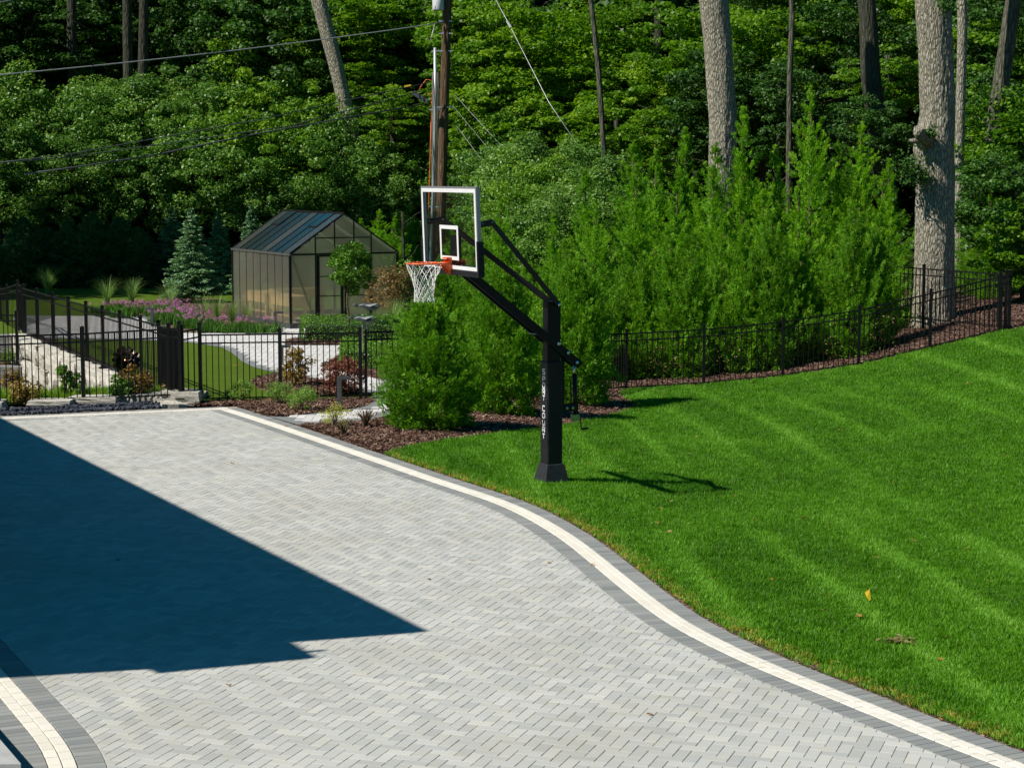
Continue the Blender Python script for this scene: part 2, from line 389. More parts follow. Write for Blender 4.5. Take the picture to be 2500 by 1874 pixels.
class MB:
    """collects simple solids into one mesh"""
    def __init__(s): s.v = []; s.f = []; s.t = []
    def poly(s, pts, faces, t=0.5):
        b = len(s.v); s.v += [tuple(p) for p in pts]; s.f += [tuple(b + i for i in f) for f in faces]
        s.t += [t] * len(faces)
    def box(s, x0, y0, z0, x1, y1, z1):
        p = [(x0, y0, z0), (x1, y0, z0), (x1, y1, z0), (x0, y1, z0), (x0, y0, z1), (x1, y0, z1), (x1, y1, z1), (x0, y1, z1)]
        s.poly(p, [(0, 3, 2, 1), (4, 5, 6, 7), (0, 1, 5, 4), (1, 2, 6, 5), (2, 3, 7, 6), (3, 0, 4, 7)]); return s
    def hexa(s, p):      # 8 corner points, bottom 4 then top 4
        s.poly(p, [(0, 3, 2, 1), (4, 5, 6, 7), (0, 1, 5, 4), (1, 2, 6, 5), (2, 3, 7, 6), (3, 0, 4, 7)]); return s
    def bar(s, a, b, w, h=None, up=(0, 0, 1)):
        a = Vector(a); b = Vector(b); h = h or w; d = (b - a).normalized(); up = Vector(up)
        if abs(d.dot(up)) > 0.98: up = Vector((0, 1, 0))
        x = d.cross(up).normalized() * w / 2; z = x.normalized().cross(d).normalized() * h / 2
        s.hexa([a - x - z, a + x - z, b + x - z, b - x - z, a - x + z, a + x + z, b + x + z, b - x + z]); return s
    def tube(s, pts, r, n=8, caps=True):
        pts = [Vector(p) for p in pts]; rs = r if hasattr(r, '__len__') else [r] * len(pts)
        rings = []; b0 = len(s.v)
        pd = None
        for i, p in enumerate(pts):
            d = ((pts[min(i + 1, len(pts) - 1)] - pts[max(i - 1, 0)])).normalized()
            if pd is None:
                up = Vector((0, 0, 1)) if abs(d.z) < 0.9 else Vector((1, 0, 0))
                x = d.cross(up).normalized()
            else:
                x = (pd - d * pd.dot(d)).normalized()
            pd = x; y = d.cross(x)
            for k in range(n):
                a = 2 * math.pi * k / n
                s.v.append(tuple(p + (x * math.cos(a) + y * math.sin(a)) * rs[i]))
        for i in range(len(pts) - 1):
            for k in range(n):
                a = b0 + i * n + k; b = b0 + i * n + (k + 1) % n
                s.f.append((a, b, b + n, a + n)); s.t.append(0.5)
        if caps:
            s.f.append(tuple(b0 + k for k in range(n))[::-1]); s.f.append(tuple(b0 + (len(pts) - 1) * n + k for k in range(n)))
            s.t += [0.5, 0.5]
        return s
    def mesh(s, name, mat, smooth=False, tint=False):
        me = bpy.data.meshes.new(name); me.from_pydata(s.v, [], s.f)
        if smooth:
            for p in me.polygons: p.use_smooth = len(p.vertices) == 4
        if tint:
            a = me.attributes.new('tint', 'FLOAT', 'FACE'); a.data.foreach_set('value', s.t)
        me.materials.append(M[mat] if isinstance(mat, str) else mat); me.update(); return me
    def build(s, name, mat, parent=None, smooth=False, tint=False, bevel=0):
        o = mobj(name, s.mesh(name, mat, smooth, tint), parent)
        if bevel:
            md = o.modifiers.new('bevel', 'BEVEL'); md.width = bevel; md.segments = 2; md.limit_method = 'ANGLE'
        return o
def sphere(mb, c, r, n=8, m=5, sq=(1, 1, 1)):
    pts = []; f = []
    for i in range(m + 1):
        th = math.pi * i / m
        for k in range(n):
            a = 2 * math.pi * k / n
            pts.append((c[0] + r * sq[0] * math.sin(th) * math.cos(a), c[1] + r * sq[1] * math.sin(th) * math.sin(a), c[2] + r * sq[2] * math.cos(th)))
    for i in range(m):
        for k in range(n):
            f.append((i * n + k, (i + 1) * n + k, (i + 1) * n + (k + 1) % n, i * n + (k + 1) % n))
    mb.poly(pts, f)
    return mb
# ============================================================ TERRAIN
BAND = [(557.9 - 20, 995), (608.5, 1016.6), (697.2, 1045.9), (789.5, 1077.5), (900, 1115.6), (1015.8, 1155.8), (1080.9, 1178),
        (1137, 1196.2), (1198.5, 1215.5), (1250, 1235), (1318.7, 1269.4), (1391.1, 1313.7), (1461.7, 1369.8), (1503.3, 1405),
        (1572.4, 1460.4), (1639.3, 1511), (1682.7, 1536.3), (1726.1, 1558), (1789.5, 1590.6), (1887.1, 1634.3), (1994.7, 1676),
        (2067, 1706), (2139.5, 1735.4), (2250, 1780.6), (2415, 1846), (2484.6, 1871.9), (2680, 1950), (2900, 2040)]
def smooth_line(pts, step=0.1, rounds=3):
    p = [np.array((q[0], q[1])) for q in pts]
    def resample(p, st):
        L = [0.0]
        for a, b in zip(p[:-1], p[1:]): L.append(L[-1] + np.linalg.norm(b - a))
        n = max(2, int(L[-1] / st)); xs = np.linspace(0, L[-1], n + 1)
        P = np.array(p); return np.stack([np.interp(xs, L, P[:, 0]), np.interp(xs, L, P[:, 1])], 1)
    q = resample(p, step)
    for _ in range(rounds):
        r = q.copy(); r[1:-1] = 0.25 * q[:-2] + 0.5 * q[1:-1] + 0.25 * q[2:]; q = r
    return resample([x for x in q], step)
def offset_line(P, d):
    t = np.gradient(P, axis=0); t /= np.linalg.norm(t, axis=1)[:, None]
    n = np.stack([t[:, 1], -t[:, 0]], 1)     # to the right of travel
    return P + n * d
band_c = smooth_line([G(x, y) for x, y in BAND], 0.1, 40)
# travel runs from the far corner towards the camera: the lawn is on the LEFT of travel (+x side)
fence_base = [(1529, 952.5), (1718, 941.6), (1911, 922.7), (2096, 893.8), (2270, 853), (2439, 812)]
FB = []
for i, (x, y) in enumerate(fence_base):
    FB.append(DP(x, y, 42.7 + 0.12 * i))
TX = [-3.5, 0.0] + [p.x for p in FB] + [14.0, 20.0]
TZ = [0.0, -0.3] + [p.z for p in FB] + [FB[-1].z + 0.45, FB[-1].z + 0.8]
edge_l = offset_line(band_c, -0.32)
ex = edge_l[:, 0]; ey = edge_l[:, 1]
EX = ex.tolist(); EY = ey.tolist()
from bisect import bisect_right
def lerp1(x, xs_, ys_):
    if x <= xs_[0]: return ys_[0]
    if x >= xs_[-1]: return ys_[-1]
    k = bisect_right(xs_, x); a = xs_[k - 1]; c = xs_[k]
    return ys_[k - 1] + (ys_[k] - ys_[k - 1]) * (x - a) / (c - a + 1e-12)
def terr(x, y):
    zf = lerp1(x, TX, TZ); ye = 36.0 if x < EX[0] else (11.0 if x > EX[-1] else lerp1(x, EX, EY))
    t = (y - ye) / (43.0 - ye)
    t = min(1.12, max(0.0, t))
    if t < 1: t = 0.35 * t + 0.65 * t * t * (3 - 2 * t)
    return float(zf * t)
def GT(x, y, dz=0.0):
    z = 0.0; p = G(x, y, 0.0)
    for _ in range(14):
        z = 0.5 * z + 0.5 * (terr(p.x, p.y) + dz); p = G(x, y, z)
    return p
def GTz(p, dz=0.0): return Vector((p[0], p[1], terr(p[0], p[1]) + dz))

# ground sheet to the horizon with a sunken yard at the left
WA = G(441, 974.6, 0.1); WB = DP(57.9, 826, 50.6)        # retaining wall top line
WA = Vector((WA.x, WA.y, 0.1)); WB = Vector((WB.x, WB.y, 0.0))
_pc = {}
def _edges(poly):
    k = id(poly)
    if k not in _pc:
        P = np.array([(float(p[0]), float(p[1])) for p in poly]); Q = np.roll(P, 1, axis=0)
        dy = Q[:, 1] - P[:, 1]; dy[dy == 0] = 1e-12
        _pc[k] = (poly, P[:, 0], P[:, 1], Q[:, 1], (Q[:, 0] - P[:, 0]) / dy)
    return _pc[k]
def in_poly(x, y, poly):
    _, x1, y1, y2, sl = _edges(poly)
    return bool((((y1 > y) != (y2 > y)) & (x < sl * (y - y1) + x1)).sum() & 1)
def in_poly_v(X, Y, poly):
    _, x1, y1, y2, sl = _edges(poly); r = np.zeros(len(X), bool)
    for a, c, d, s in zip(x1, y1, y2, sl): r ^= ((c > Y) != (d > Y)) & (X < s * (Y - c) + a)
    return r
LEDGE_A = G(-60, 1003, 0.0); LEDGE_B = G(441, 981, 0.0)
sunk = [(LEDGE_A.x - 30, LEDGE_A.y + 0.0), (LEDGE_A.x, LEDGE_A.y + 0.25), (LEDGE_B.x - 0.1, LEDGE_B.y + 0.15), (WB.x, WB.y), (WB.x - 30, WB.y + 1.5)]
def gz(x, y):
    z = terr(x, y)
    if in_poly(x, y, sunk): return -1.55
    if y > 75: z = max(z, 0) + 0.02 * (y - 75)
    return z
xs = sorted(set([-400, -200, -100, -60, -40, -30] + list(np.arange(-24, 22.01, 0.5)) + [26, 32, 45, 70, 120, 250, 400]))
ys = sorted(set([-60, -20, 0, 6] + list(np.arange(10, 76.01, 0.5)) + [80, 86, 94, 105, 130, 200, 400, 900]))
V = [(x, y, gz(x, y) - 0.06) for y in ys for x in xs]
nx = len(xs)
F = [(j * nx + i, j * nx + i + 1, (j + 1) * nx + i + 1, (j + 1) * nx + i) for j in range(len(ys) - 1) for i in range(nx - 1)]
tag(mobj('ground', mesh_np('ground', V, F, M['soil'], smooth=True)), kind='structure')

def sheet(name, pts, z, mat, kind='structure', thick=0.0, edge_drop=0.0):
    """flat region from an outline (triangulated)"""
    import bmesh
    bm = bmesh.new(); vs = [bm.verts.new((p[0], p[1], z)) for p in pts]
    f = bm.faces.new(vs); f.normal_update()
    if f.normal.z < 0: f.normal_flip()
    bmesh.ops.triangulate(bm, faces=[f])
    if thick:
        edges = [e for e in bm.edges if e.is_boundary]
        r = bmesh.ops.extrude_edge_only(bm, edges=edges)
        for v in [g for g in r['geom'] if isinstance(g, bmesh.types.BMVert)]: v.co.z -= thick
    me = bpy.data.meshes.new(name); bm.to_mesh(me); bm.free(); me.materials.append(M[mat]); 
    o = mobj(name, me); tag(o, kind=kind); return o

# ============================================================ DRIVEWAY
PW = 0.1015
inner = offset_line(band_c, 0.305)       # inner edge of the grey inner course
outer_w = offset_line(band_c, -0.10)
corner_i = G(520.8, 1002.5)
back_pts = [G(-250, 1040), G(0, 1027.5), corner_i]
left_line = [(0 - 60, 1560), (0, 1556), (9, 1566), (36, 1596), (66, 1628), (88, 1651), (145.5, 1712), (175, 1743.5), (211.7, 1780), (231.5, 1804.7), (251, 1834.5), (262, 1860), (266, 1874), (272, 1900), (276, 1930)]
left_in = smooth_line([G(x, y) for x, y in left_line[1:]], 0.1, 25)
left_w = offset_line(left_in, 0.305)     # centre of the cream course
k0 = int(np.argmin(np.hypot(inner[:, 0] - corner_i.x, inner[:, 1] - corner_i.y)))
inner_c = inner[k0:]
field = [tuple(back_pts[0][:2]), tuple(back_pts[1][:2]), tuple(corner_i[:2])] + [tuple(p) for p in inner_c] + [tuple(p) for p in left_in[::-1]] + [(-12.0, left_in[0][1] + 0.9)]
fx = [p[0] for p in field]
bedm = MB()
drive = sheet('driveway', [(p[0], p[1]) for p in ([tuple(G(-300, 1016)[:2]), tuple(G(577.8, 990.2)[:2])] + [tuple(p) for p in offset_line(band_c, -0.305)[2:]] + [(4.5, 9.0), (-14, 9.0)])], -0.016, 'sand')

def clip_convex(subj, clip):
    out = [tuple(p) for p in subj]; n = len(clip)
    for i in range(n):
        ax, ay = clip[i]; bx, by = clip[(i + 1) % n]
        inp = out; out = []
        if not inp: break
        def side(p): return (bx - ax) * (p[1] - ay) - (by - ay) * (p[0] - ax)
        for j in range(len(inp)):
            p, q = inp[j - 1], inp[j]
            sp, sq = side(p), side(q)
            if sq >= 0:
                if sp < 0:
                    t = sp / (sp - sq); out.append((p[0] + t * (q[0] - p[0]), p[1] + t * (q[1] - p[1])))
                out.append(q)
            elif sp >= 0:
                t = sp / (sp - sq); out.append((p[0] + t * (q[0] - p[0]), p[1] + t * (q[1] - p[1])))
    return out
def shrink(poly, d):
    n = len(poly); res = []
    for i in range(n):
        a = np.array(poly[i - 1]); b = np.array(poly[i]); c = np.array(poly[(i + 1) % n])
        e1 = b - a; e2 = c - b; l1 = np.linalg.norm(e1); l2 = np.linalg.norm(e2)
        if l1 < 1e-6 or l2 < 1e-6: continue
        n1 = np.array((-e1[1], e1[0])) / l1; n2 = np.array((-e2[1], e2[0])) / l2
        k = 1 + n1.dot(n2)
        if k < 0.15: k = 0.15
        res.append(tuple(b + (n1 + n2) * d / k))
    return res
def paver_geo(mb, poly, z, t, gap=0.0015, cham=0.003, tilt=(0, 0)):
    o = shrink(poly, gap); i = shrink(poly, gap + cham)
    n = len(o)
    if n < 3 or len(i) != n: return
    cx = sum(p[0] for p in o) / n; cy = sum(p[1] for p in o) / n
    def zt(p): return z + tilt[0] * (p[0] - cx) + tilt[1] * (p[1] - cy)
    pts = [(p[0], p[1], -0.014) for p in o] + [(p[0], p[1], zt(p) - 0.0035) for p in o] + [(p[0], p[1], zt(p)) for p in i]
    f = [tuple(2 * n + k for k in range(n))]
    for k in range(n):
        k2 = (k + 1) % n
        f.append((k, k2, n + k2, n + k)); f.append((n + k, n + k2, 2 * n + k2, 2 * n + k))
    mb.poly(pts, f, t)
def rt(): return min(1, max(0, R_.gauss(0.5, 0.28)))
TH = rad(19.1)
Au = np.array((math.sin(TH), math.cos(TH))); Bu = np.array((math.cos(TH), -math.sin(TH)))
org = np.array((-1.0, 20.0))
FIELD = np.array(field)
segA = FIELD; segB = np.roll(FIELD, -1, axis=0)
def dist_edge(c):
    d = segB - segA; L = (d * d).sum(1) + 1e-12
    t = np.clip(((c - segA) * d).sum(1) / L, 0, 1)
    q = segA + d * t[:, None] - c
    return math.sqrt((q * q).sum(1).min())
bricks = []
rng = range(-190, 260)
ccache = {}
for i in range(-170, 150):
    for j in range(-130, 260):
        k = (i + j) % 4
        if k == 0: cells = (i, j, i + 2, j + 1)
        elif k == 2: cells = (i, j, i + 1, j + 2)
        else: continue
        c = org + Bu * PW * (cells[0] + cells[2]) / 2 + Au * PW * (cells[1] + cells[3]) / 2
        if c[1] < 13.2 or c[1] > 37.5 or c[0] < -0.285 * c[1] - 0.5 or c[0] > 3.8: continue
        if not in_poly(c[0], c[1], field):
            if c[1] > 35 and c[0] > -5.2: continue
            de = dist_edge(c)
            if de > 0.13: continue
        else: de = dist_edge(c)
        x0, y0, x1, y1 = cells
        q = [org + Bu * PW * a + Au * PW * b for a, b in ((x0, y0), (x1, y0), (x1, y1), (x0, y1))]
        q = [tuple(v) for v in q]
        # make counter-clockwise
        ar = sum(q[m][0] * q[(m + 1) % 4][1] - q[(m + 1) % 4][0] * q[m][1] for m in range(4))
        if ar < 0: q = q[::-1]
        if de < 0.14:
            near = [s for s in range(len(field)) if abs(segA[s][0] - c[0]) < 30]
            q = clip_convex(field, q)
            if len(q) < 3: continue
            # clean duplicates
            qq = [q[0]]
            for p in q[1:]:
                if math.hypot(p[0] - qq[-1][0], p[1] - qq[-1][1]) > 0.004: qq.append(p)
            if math.hypot(qq[0][0] - qq[-1][0], qq[0][1] - qq[-1][1]) < 0.004: qq.pop()
            # drop nearly straight vertices
            q = []
            for m in range(len(qq)):
                a, b, cc = qq[m - 1], qq[m], qq[(m + 1) % len(qq)]
                cr = (b[0] - a[0]) * (cc[1] - b[1]) - (b[1] - a[1]) * (cc[0] - b[0])
                if abs(cr) > 0.0006 * 0.05 * 2: q.append(b)
            if len(q) < 3: continue
            ar = 0.5 * sum(q[m][0] * q[(m + 1) % len(q)][1] - q[(m + 1) % len(q)][0] * q[m][1] for m in range(len(q)))
            if ar < 0: q = q[::-1]
            if abs(ar) < 0.0012: continue
        bricks.append((c[1], q, R_.uniform(-0.0012, 0.0012), rt()))
bricks.sort(key=lambda b: b[0])
rest = MB(); n_ind = 0
def tl(): return (R_.uniform(-0.006, 0.006), R_.uniform(-0.006, 0.006))
for d, q, z, t in bricks:
    s = proj((q[0][0], q[0][1], 0))
    if n_ind < 300 and -30 < s[0] < 2530 and s[1] < 1890:
        m = MB(); paver_geo(m, q, z, t, tilt=tl()); m.build('paver', 'paver', drive, tint=True); n_ind += 1
    else: paver_geo(rest, q, z, t, tilt=tl())
tag(rest.build('paver_field', 'paver', drive, tint=True), kind='stuff')

def course(P, d0, d1, length, mat, name, limit, zo=0.0, stagger=0.0):
    """a row of bricks that follows line P between offsets d0 and d1"""
    a = offset_line(P, d0); b = offset_line(P, d1)
    mid = (a + b) / 2
    L = np.concatenate([[0], np.cumsum(np.linalg.norm(np.diff(mid, axis=0), axis=1))])
    s = np.arange(stagger, L[-1], length)
    res = MB(); items = []
    for k in range(len(s) - 1):
        def at(line, t): return (float(np.interp(t, L, line[:, 0])), float(np.interp(t, L, line[:, 1])))
        q = [at(a, s[k]), at(a, s[k + 1]), at(b, s[k + 1]), at(b, s[k])]
        ar = sum(q[m][0] * q[(m + 1) % 4][1] - q[(m + 1) % 4][0] * q[m][1] for m in range(4))
        if ar < 0: q = q[::-1]
        items.append((q[0][1], q))
    items.sort(key=lambda b: b[0])
    n = 0
    for d, q in items:
        sx, sy = proj((q[0][0], q[0][1], 0))
        if n < limit and -40 < sx < 2540 and sy < 1890:
            m = MB(); paver_geo(m, q, zo + R_.uniform(-.001, .001), rt(), gap=.0036, tilt=tl()); m.build(name, mat, drive, tint=True); n += 1
        else: paver_geo(res, q, zo + R_.uniform(-.001, .001), rt(), gap=.004)
    if res.v: tag(res.build(name + '_row', mat, drive, tint=True), kind='stuff')
kb = int(np.argmin(np.hypot(band_c[:, 0] - G(548, 997).x, band_c[:, 1] - G(548, 997).y)))
bc = band_c[max(0, kb):]
course(bc, 0.305, 0.103, 0.1015, 'paver_dark', 'grey_border_paver', 130, 0.001)
course(bc, 0.101, 0.001, 0.2, 'paver_white', 'cream_border_paver', 75, 0.002)
course(bc, -0.001, -0.101, 0.2, 'paver_white', 'cream_border_paver', 75, 0.002, 0.07)
course(bc, -0.103, -0.305, 0.1015, 'paver_dark', 'grey_border_paver', 130, 0.001)
# far edge of the driveway
bk = smooth_line([G(-260, 1031.5), G(0, 1020.5), G(560, 996.3)], 0.1, 0)
course(bk, 0.30, 0.103, 0.1015, 'paver', 'light_border_paver', 0, 0.0005)
course(bk, 0.101, -0.101, 0.2, 'paver_white', 'cream_far_paver', 0, 0.0035)
course(bk, -0.103, -0.28, 0.1015, 'paver_dark', 'grey_far_paver', 0, 0.0005)
# curved border at the near left
course(left_w, -0.305, -0.103, 0.1015, 'paver_dark', 'grey_border_paver', 40, 0.001)
course(left_w, -0.101, -0.001, 0.2, 'paver_white', 'cream_border_paver', 30, 0.002)
course(left_w, 0.001, 0.101, 0.2, 'paver_white', 'cream_border_paver', 30, 0.002, 0.1)
course(left_w, 0.103, 0.42, 0.1015, 'paver_dark', 'grey_border_paver', 60, 0.001)

# ============================================================ LAWN
mulch_edge = [(943, 1108), (1000, 1094), (1060, 1083), (1135, 1073.5), (1220, 1062), (1310, 1051), (1369, 1044), (1456, 1026), (1510, 1012), (1555, 997), (1556, 990), (1530, 975), (1512, 965)]
lo = offset_line(band_c, -0.35)
ap = G(940, 1110); ka = int(np.argmin(np.hypot(lo[:, 0] - ap.x, lo[:, 1] - ap.y)))
low = [tuple(p) for p in lo[ka:] if p[1] > 12.0] + [(7.0, 9.0)]
upp = [tuple(GT(x, y)[:2]) for x, y in mulch_edge] + [(p.x, p.y - 0.12) for p in FB] + [(13.5, 43.4), (18, 43.6)]
def resamp(P, n):
    P = np.array(P); L = np.concatenate([[0], np.cumsum(np.linalg.norm(np.diff(P, axis=0), axis=1))])
    xs = np.linspace(0, L[-1], n); return np.stack([np.interp(xs, L, P[:, 0]), np.interp(xs, L, P[:, 1])], 1)
NU, NV = 140, 90
LO = resamp(low, NU); UP = resamp(upp, NU)
V = []
for j in range(NV):
    v = (j / (NV - 1)) ** 1.0
    for i in range(NU):
        p = LO[i] * (1 - v) + UP[i] * v
        V.append((p[0], p[1], terr(p[0], p[1]) + 0.022 * min(1, v * 12) - 0.004 + 0.012 * noise.noise(Vector((p[0] * .6, p[1] * .6, 0)))))
F = [(j * NU + i, j * NU + i + 1, (j + 1) * NU + i + 1, (j + 1) * NU + i) for j in range(NV - 1) for i in range(NU - 1)]
me = mesh_np('lawn', V, F, M['lawn'], smooth=True)
tag(mobj('lawn', me), kind='structure')
lawn_outline = [tuple(p) for p in low] + [(18, 12)] + [tuple(p) for p in upp[::-1]]
lawn_outline = [tuple(p) for p in LO] + [tuple(p) for p in UP[::-1]]

def scatter_gn(name, pts, rot, scl, tint, inst_mesh, kind='stuff'):
    """one stuff object: a cloud of points carrying copies of a small tuft mesh"""
    me = bpy.data.meshes.new(name + '_points'); n = len(pts)
    me.vertices.add(n); me.vertices.foreach_set('co', np.asarray(pts, np.float32).ravel())
    a = me.attributes.new('rot', 'FLOAT_VECTOR', 'POINT'); a.data.foreach_set('vector', np.asarray(rot, np.float32).ravel())
    a = me.attributes.new('scl', 'FLOAT', 'POINT'); a.data.foreach_set('value', np.asarray(scl, np.float32))
    a = me.attributes.new('tint', 'FLOAT', 'POINT'); a.data.foreach_set('value', np.asarray(tint, np.float32))
    o = mobj(name, me); tag(o, kind=kind)
    ng = bpy.data.node_groups.new(name + '_nodes', 'GeometryNodeTree')
    ng.interface.new_socket('Geometry', in_out='INPUT', socket_type='NodeSocketGeometry')
    ng.interface.new_socket('Geometry', in_out='OUTPUT', socket_type='NodeSocketGeometry')
    gi = ng.nodes.new('NodeGroupInput'); go = ng.nodes.new('NodeGroupOutput')
    mp = ng.nodes.new('GeometryNodeMeshToPoints')
    iop = ng.nodes.new('GeometryNodeInstanceOnPoints')
    oi = ng.nodes.new('GeometryNodeObjectInfo'); oi.inputs['As Instance'].default_value = True
    src = bpy.data.objects.new(name + '_piece', inst_mesh); COL.objects.link(src)
    src.location = (0, -30, -3); src.scale = (1, 1, 1); src.hide_render = True; src.hide_viewport = True
    src['kind'] = 'stuff'
    oi.inputs['Object'].default_value = src
    def na(nm, ty):
        q = ng.nodes.new('GeometryNodeInputNamedAttribute'); q.data_type = ty; q.inputs[0].default_value = nm; return q.outputs[0]
    L = ng.links
    L.new(gi.outputs[0], mp.inputs[0]); L.new(mp.outputs[0], iop.inputs['Points'])
    L.new(oi.outputs['Geometry'], iop.inputs['Instance'])
    e2r = ng.nodes.new('FunctionNodeEulerToRotation')
    L.new(na('rot', 'FLOAT_VECTOR'), e2r.inputs[0]); L.new(e2r.outputs[0], iop.inputs['Rotation'])
    L.new(na('scl', 'FLOAT'), iop.inputs['Scale'])
    L.new(iop.outputs[0], go.inputs[0])
    md = o.modifiers.new('scatter', 'NODES'); md.node_group = ng
    return o
def tuft(n, spread, h, w, mat, seed=1, lean=0.5):
    r = np.random.RandomState(seed); V = []; F = []
    for i in range(n):
        x, y = r.uniform(-spread, spread, 2); a = r.uniform(0, 2 * math.pi); hh = h * r.uniform(0.6, 1.15)
        ca, sa = math.cos(a), math.sin(a); l = hh * lean * r.uniform(0.2, 1.1); b = r.uniform(0, 2 * math.pi)
        lx, ly = math.cos(b) * l, math.sin(b) * l
        k = len(V)
        V += [(x - ca * w, y - sa * w, 0), (x + ca * w, y + sa * w, 0), (x + ca * w * .7 + lx * .35, y + sa * w * .7 + ly * .35, hh * .6), (x - ca * w * .7 + lx * .35, y - sa * w * .7 + ly * .35, hh * .6), (x + lx, y + ly, hh)]
        F += [(k, k + 1, k + 2), (k, k + 2, k + 3), (k + 3, k + 2, k + 4)]
    return mesh_np('tuft', V, F, mat)
# lawn tufts
nr = np.random.RandomState(3)
LP = np.array(lawn_outline)
tp = []; tr_ = []; ts = []; tt = []
def stripes(x, y):
    # mowing arcs: light and dark passes
    u = x + y * .085 + .35 * noise.noise(Vector((x * .2, y * .1, 2)))
    a = (0.5 + 0.5 * math.cos(u * 2 * math.pi / 1.25)) ** 7.0 * min(1, max(0, .55 + 1.3 * noise.noise(Vector((x * .35, y * .13, 7)))))
    w = 0.5 + 0.5 * math.sin((x * .25 - y * .5) * 1.5)
    b = noise.noise(Vector((x * 0.55, y * 0.3, 5.0)))
    c = noise.noise(Vector((x * 1.8 + y * .5, y * 1.0, 9.0))); d = noise.noise(Vector((x * 4.5, y * 3.0, 1.0)))
    return 0.18 + 0.62 * a + .06 * w + 0.26 * b + 0.22 * c + .12 * d
n0 = 420000
Y = 12.3 + (44 - 12.3) * nr.random_sample(n0); X = -5 + (0.275 * Y + 5.4) * nr.random_sample(n0)
keep = nr.random_sample(n0) < np.minimum(1.0, (22.0 / Y) ** 1.3) * .62 * (0.275 * Y + 5.4) / 17.5 * 1.25
X = X[keep]; Y = Y[keep]
keep = (Y > np.interp(X, ex, ey, left=36.0, right=11.0) - .3) & in_poly_v(X, Y, lawn_outline)
X = X[keep]; Y = Y[keep]
E2 = np.stack([ex, ey], 1)[::3]
for a0 in range(0, len(X), 20000):
    xa = X[a0:a0 + 20000]; ya = Y[a0:a0 + 20000]
    de_a = np.sqrt(((xa[:, None] - E2[None, :, 0]) ** 2 + (ya[:, None] - E2[None, :, 1]) ** 2).min(1))
    for x, y, de in zip(xa.tolist(), ya.tolist(), de_a.tolist()):
        tp.append((x, y, terr(x, y) + 0.004)); t = stripes(x, y) + nr.normal(0, 0.10); sc = nr.uniform(0.8, 1.25)
        if de < 0.22 + 0.07 * nr.normal():
            if nr.random_sample() < .6: t = nr.uniform(0.9, 1.9)
            sc *= 0.75
        tt.append(min(1.9, max(0.0, t))); ts.append(sc * (1 + 0.012 * (y - 14)))
cnt = len(tp)
tr_ = np.stack([nr.normal(0, .18, cnt), nr.normal(0, .18, cnt), nr.uniform(0, 6.28, cnt)], 1)
print('tufts', cnt)
scatter_gn('lawn_grass', tp, tr_, ts, tt, tuft(26, 0.055, 0.055, 0.0035, M['lawnblade'], 2, 0.7))

# ============================================================ GARDEN beyond the fence
def GP(pts, z=0.0): return [G(x, y, z) for x, y in pts]
sheet('turf', [(-24, 74), (-24, 60)] + [tuple(WB[:2]), tuple((WA.x - .05, WA.y + .1)), tuple(G(489, 984)[:2]), tuple(G(883, 975)[:2]), tuple(G(1040, 962)[:2]), (2.0, 50), (2.0, 72)], 0.0, 'turf')
path_poly = GP([(30, 776), (60, 771), (357, 771.5), (385, 788), (420, 808), (470, 813), (560, 813.5), (668, 813), (672, 800), (700, 797), (1040, 795), (1040, 985), (947.6, 1014), (900, 1027), (844, 1030), (771, 1034.5), (732, 1038.6), (654, 1016.6), (768.5, 1008.5), (857, 998.5), (889.8, 991.5), (909, 981), (914.6, 970), (890, 956), (843, 942.6), (796, 934), (757, 931.6),
    (720, 917), (683, 910), (653, 905.8), (617.6, 896), (590, 882), (570, 864.3), (543, 848.5), (495, 840.6), (446, 834.7), (300, 829.5), (200, 828.5), (60, 826)])
pathbed = sheet('garden_path', path_poly, 0.008, 'paver_dark')
# pale pavers of the path, cut back from its grey edging
pp = [tuple(p[:2]) for p in path_poly]
PA = np.array(pp); PBn = np.roll(PA, -1, axis=0)
def d_path(c):
    d = PBn - PA; L = (d * d).sum(1) + 1e-12
    t = np.clip(((c - PA) * d).sum(1) / L, 0, 1); q = PA + d * t[:, None] - c
    return math.sqrt((q * q).sum(1).min())
pm = MB(); W2 = 0.15
for i in range(-90, 40):
    for j in range(-10, 190):
        k = (i + j) % 4
        if k == 0: cells = (i, j, i + 2, j + 1)
        elif k == 2: cells = (i, j, i + 1, j + 2)
        else: continue
        c = np.array((0.0, 33.0)) + np.array(((cells[0] + cells[2]) / 2, (cells[1] + cells[3]) / 2)) * W2
        if c[0] < -0.28 * c[1] - .5 or not in_poly(c[0], c[1], pp): continue
        if d_path(c) < 0.27: continue
        x0, y0, x1, y1 = [v * W2 for v in cells]
        paver_geo(pm, [(x0, 33 + y0), (x1, 33 + y0), (x1, 33 + y1), (x0, 33 + y1)], 0.022 + R_.uniform(-.0015, .0015), rt(), gap=0.003, cham=0.003)
tag(pm.build('path_paver_field', 'path_paver', pathbed, tint=True), kind='stuff')

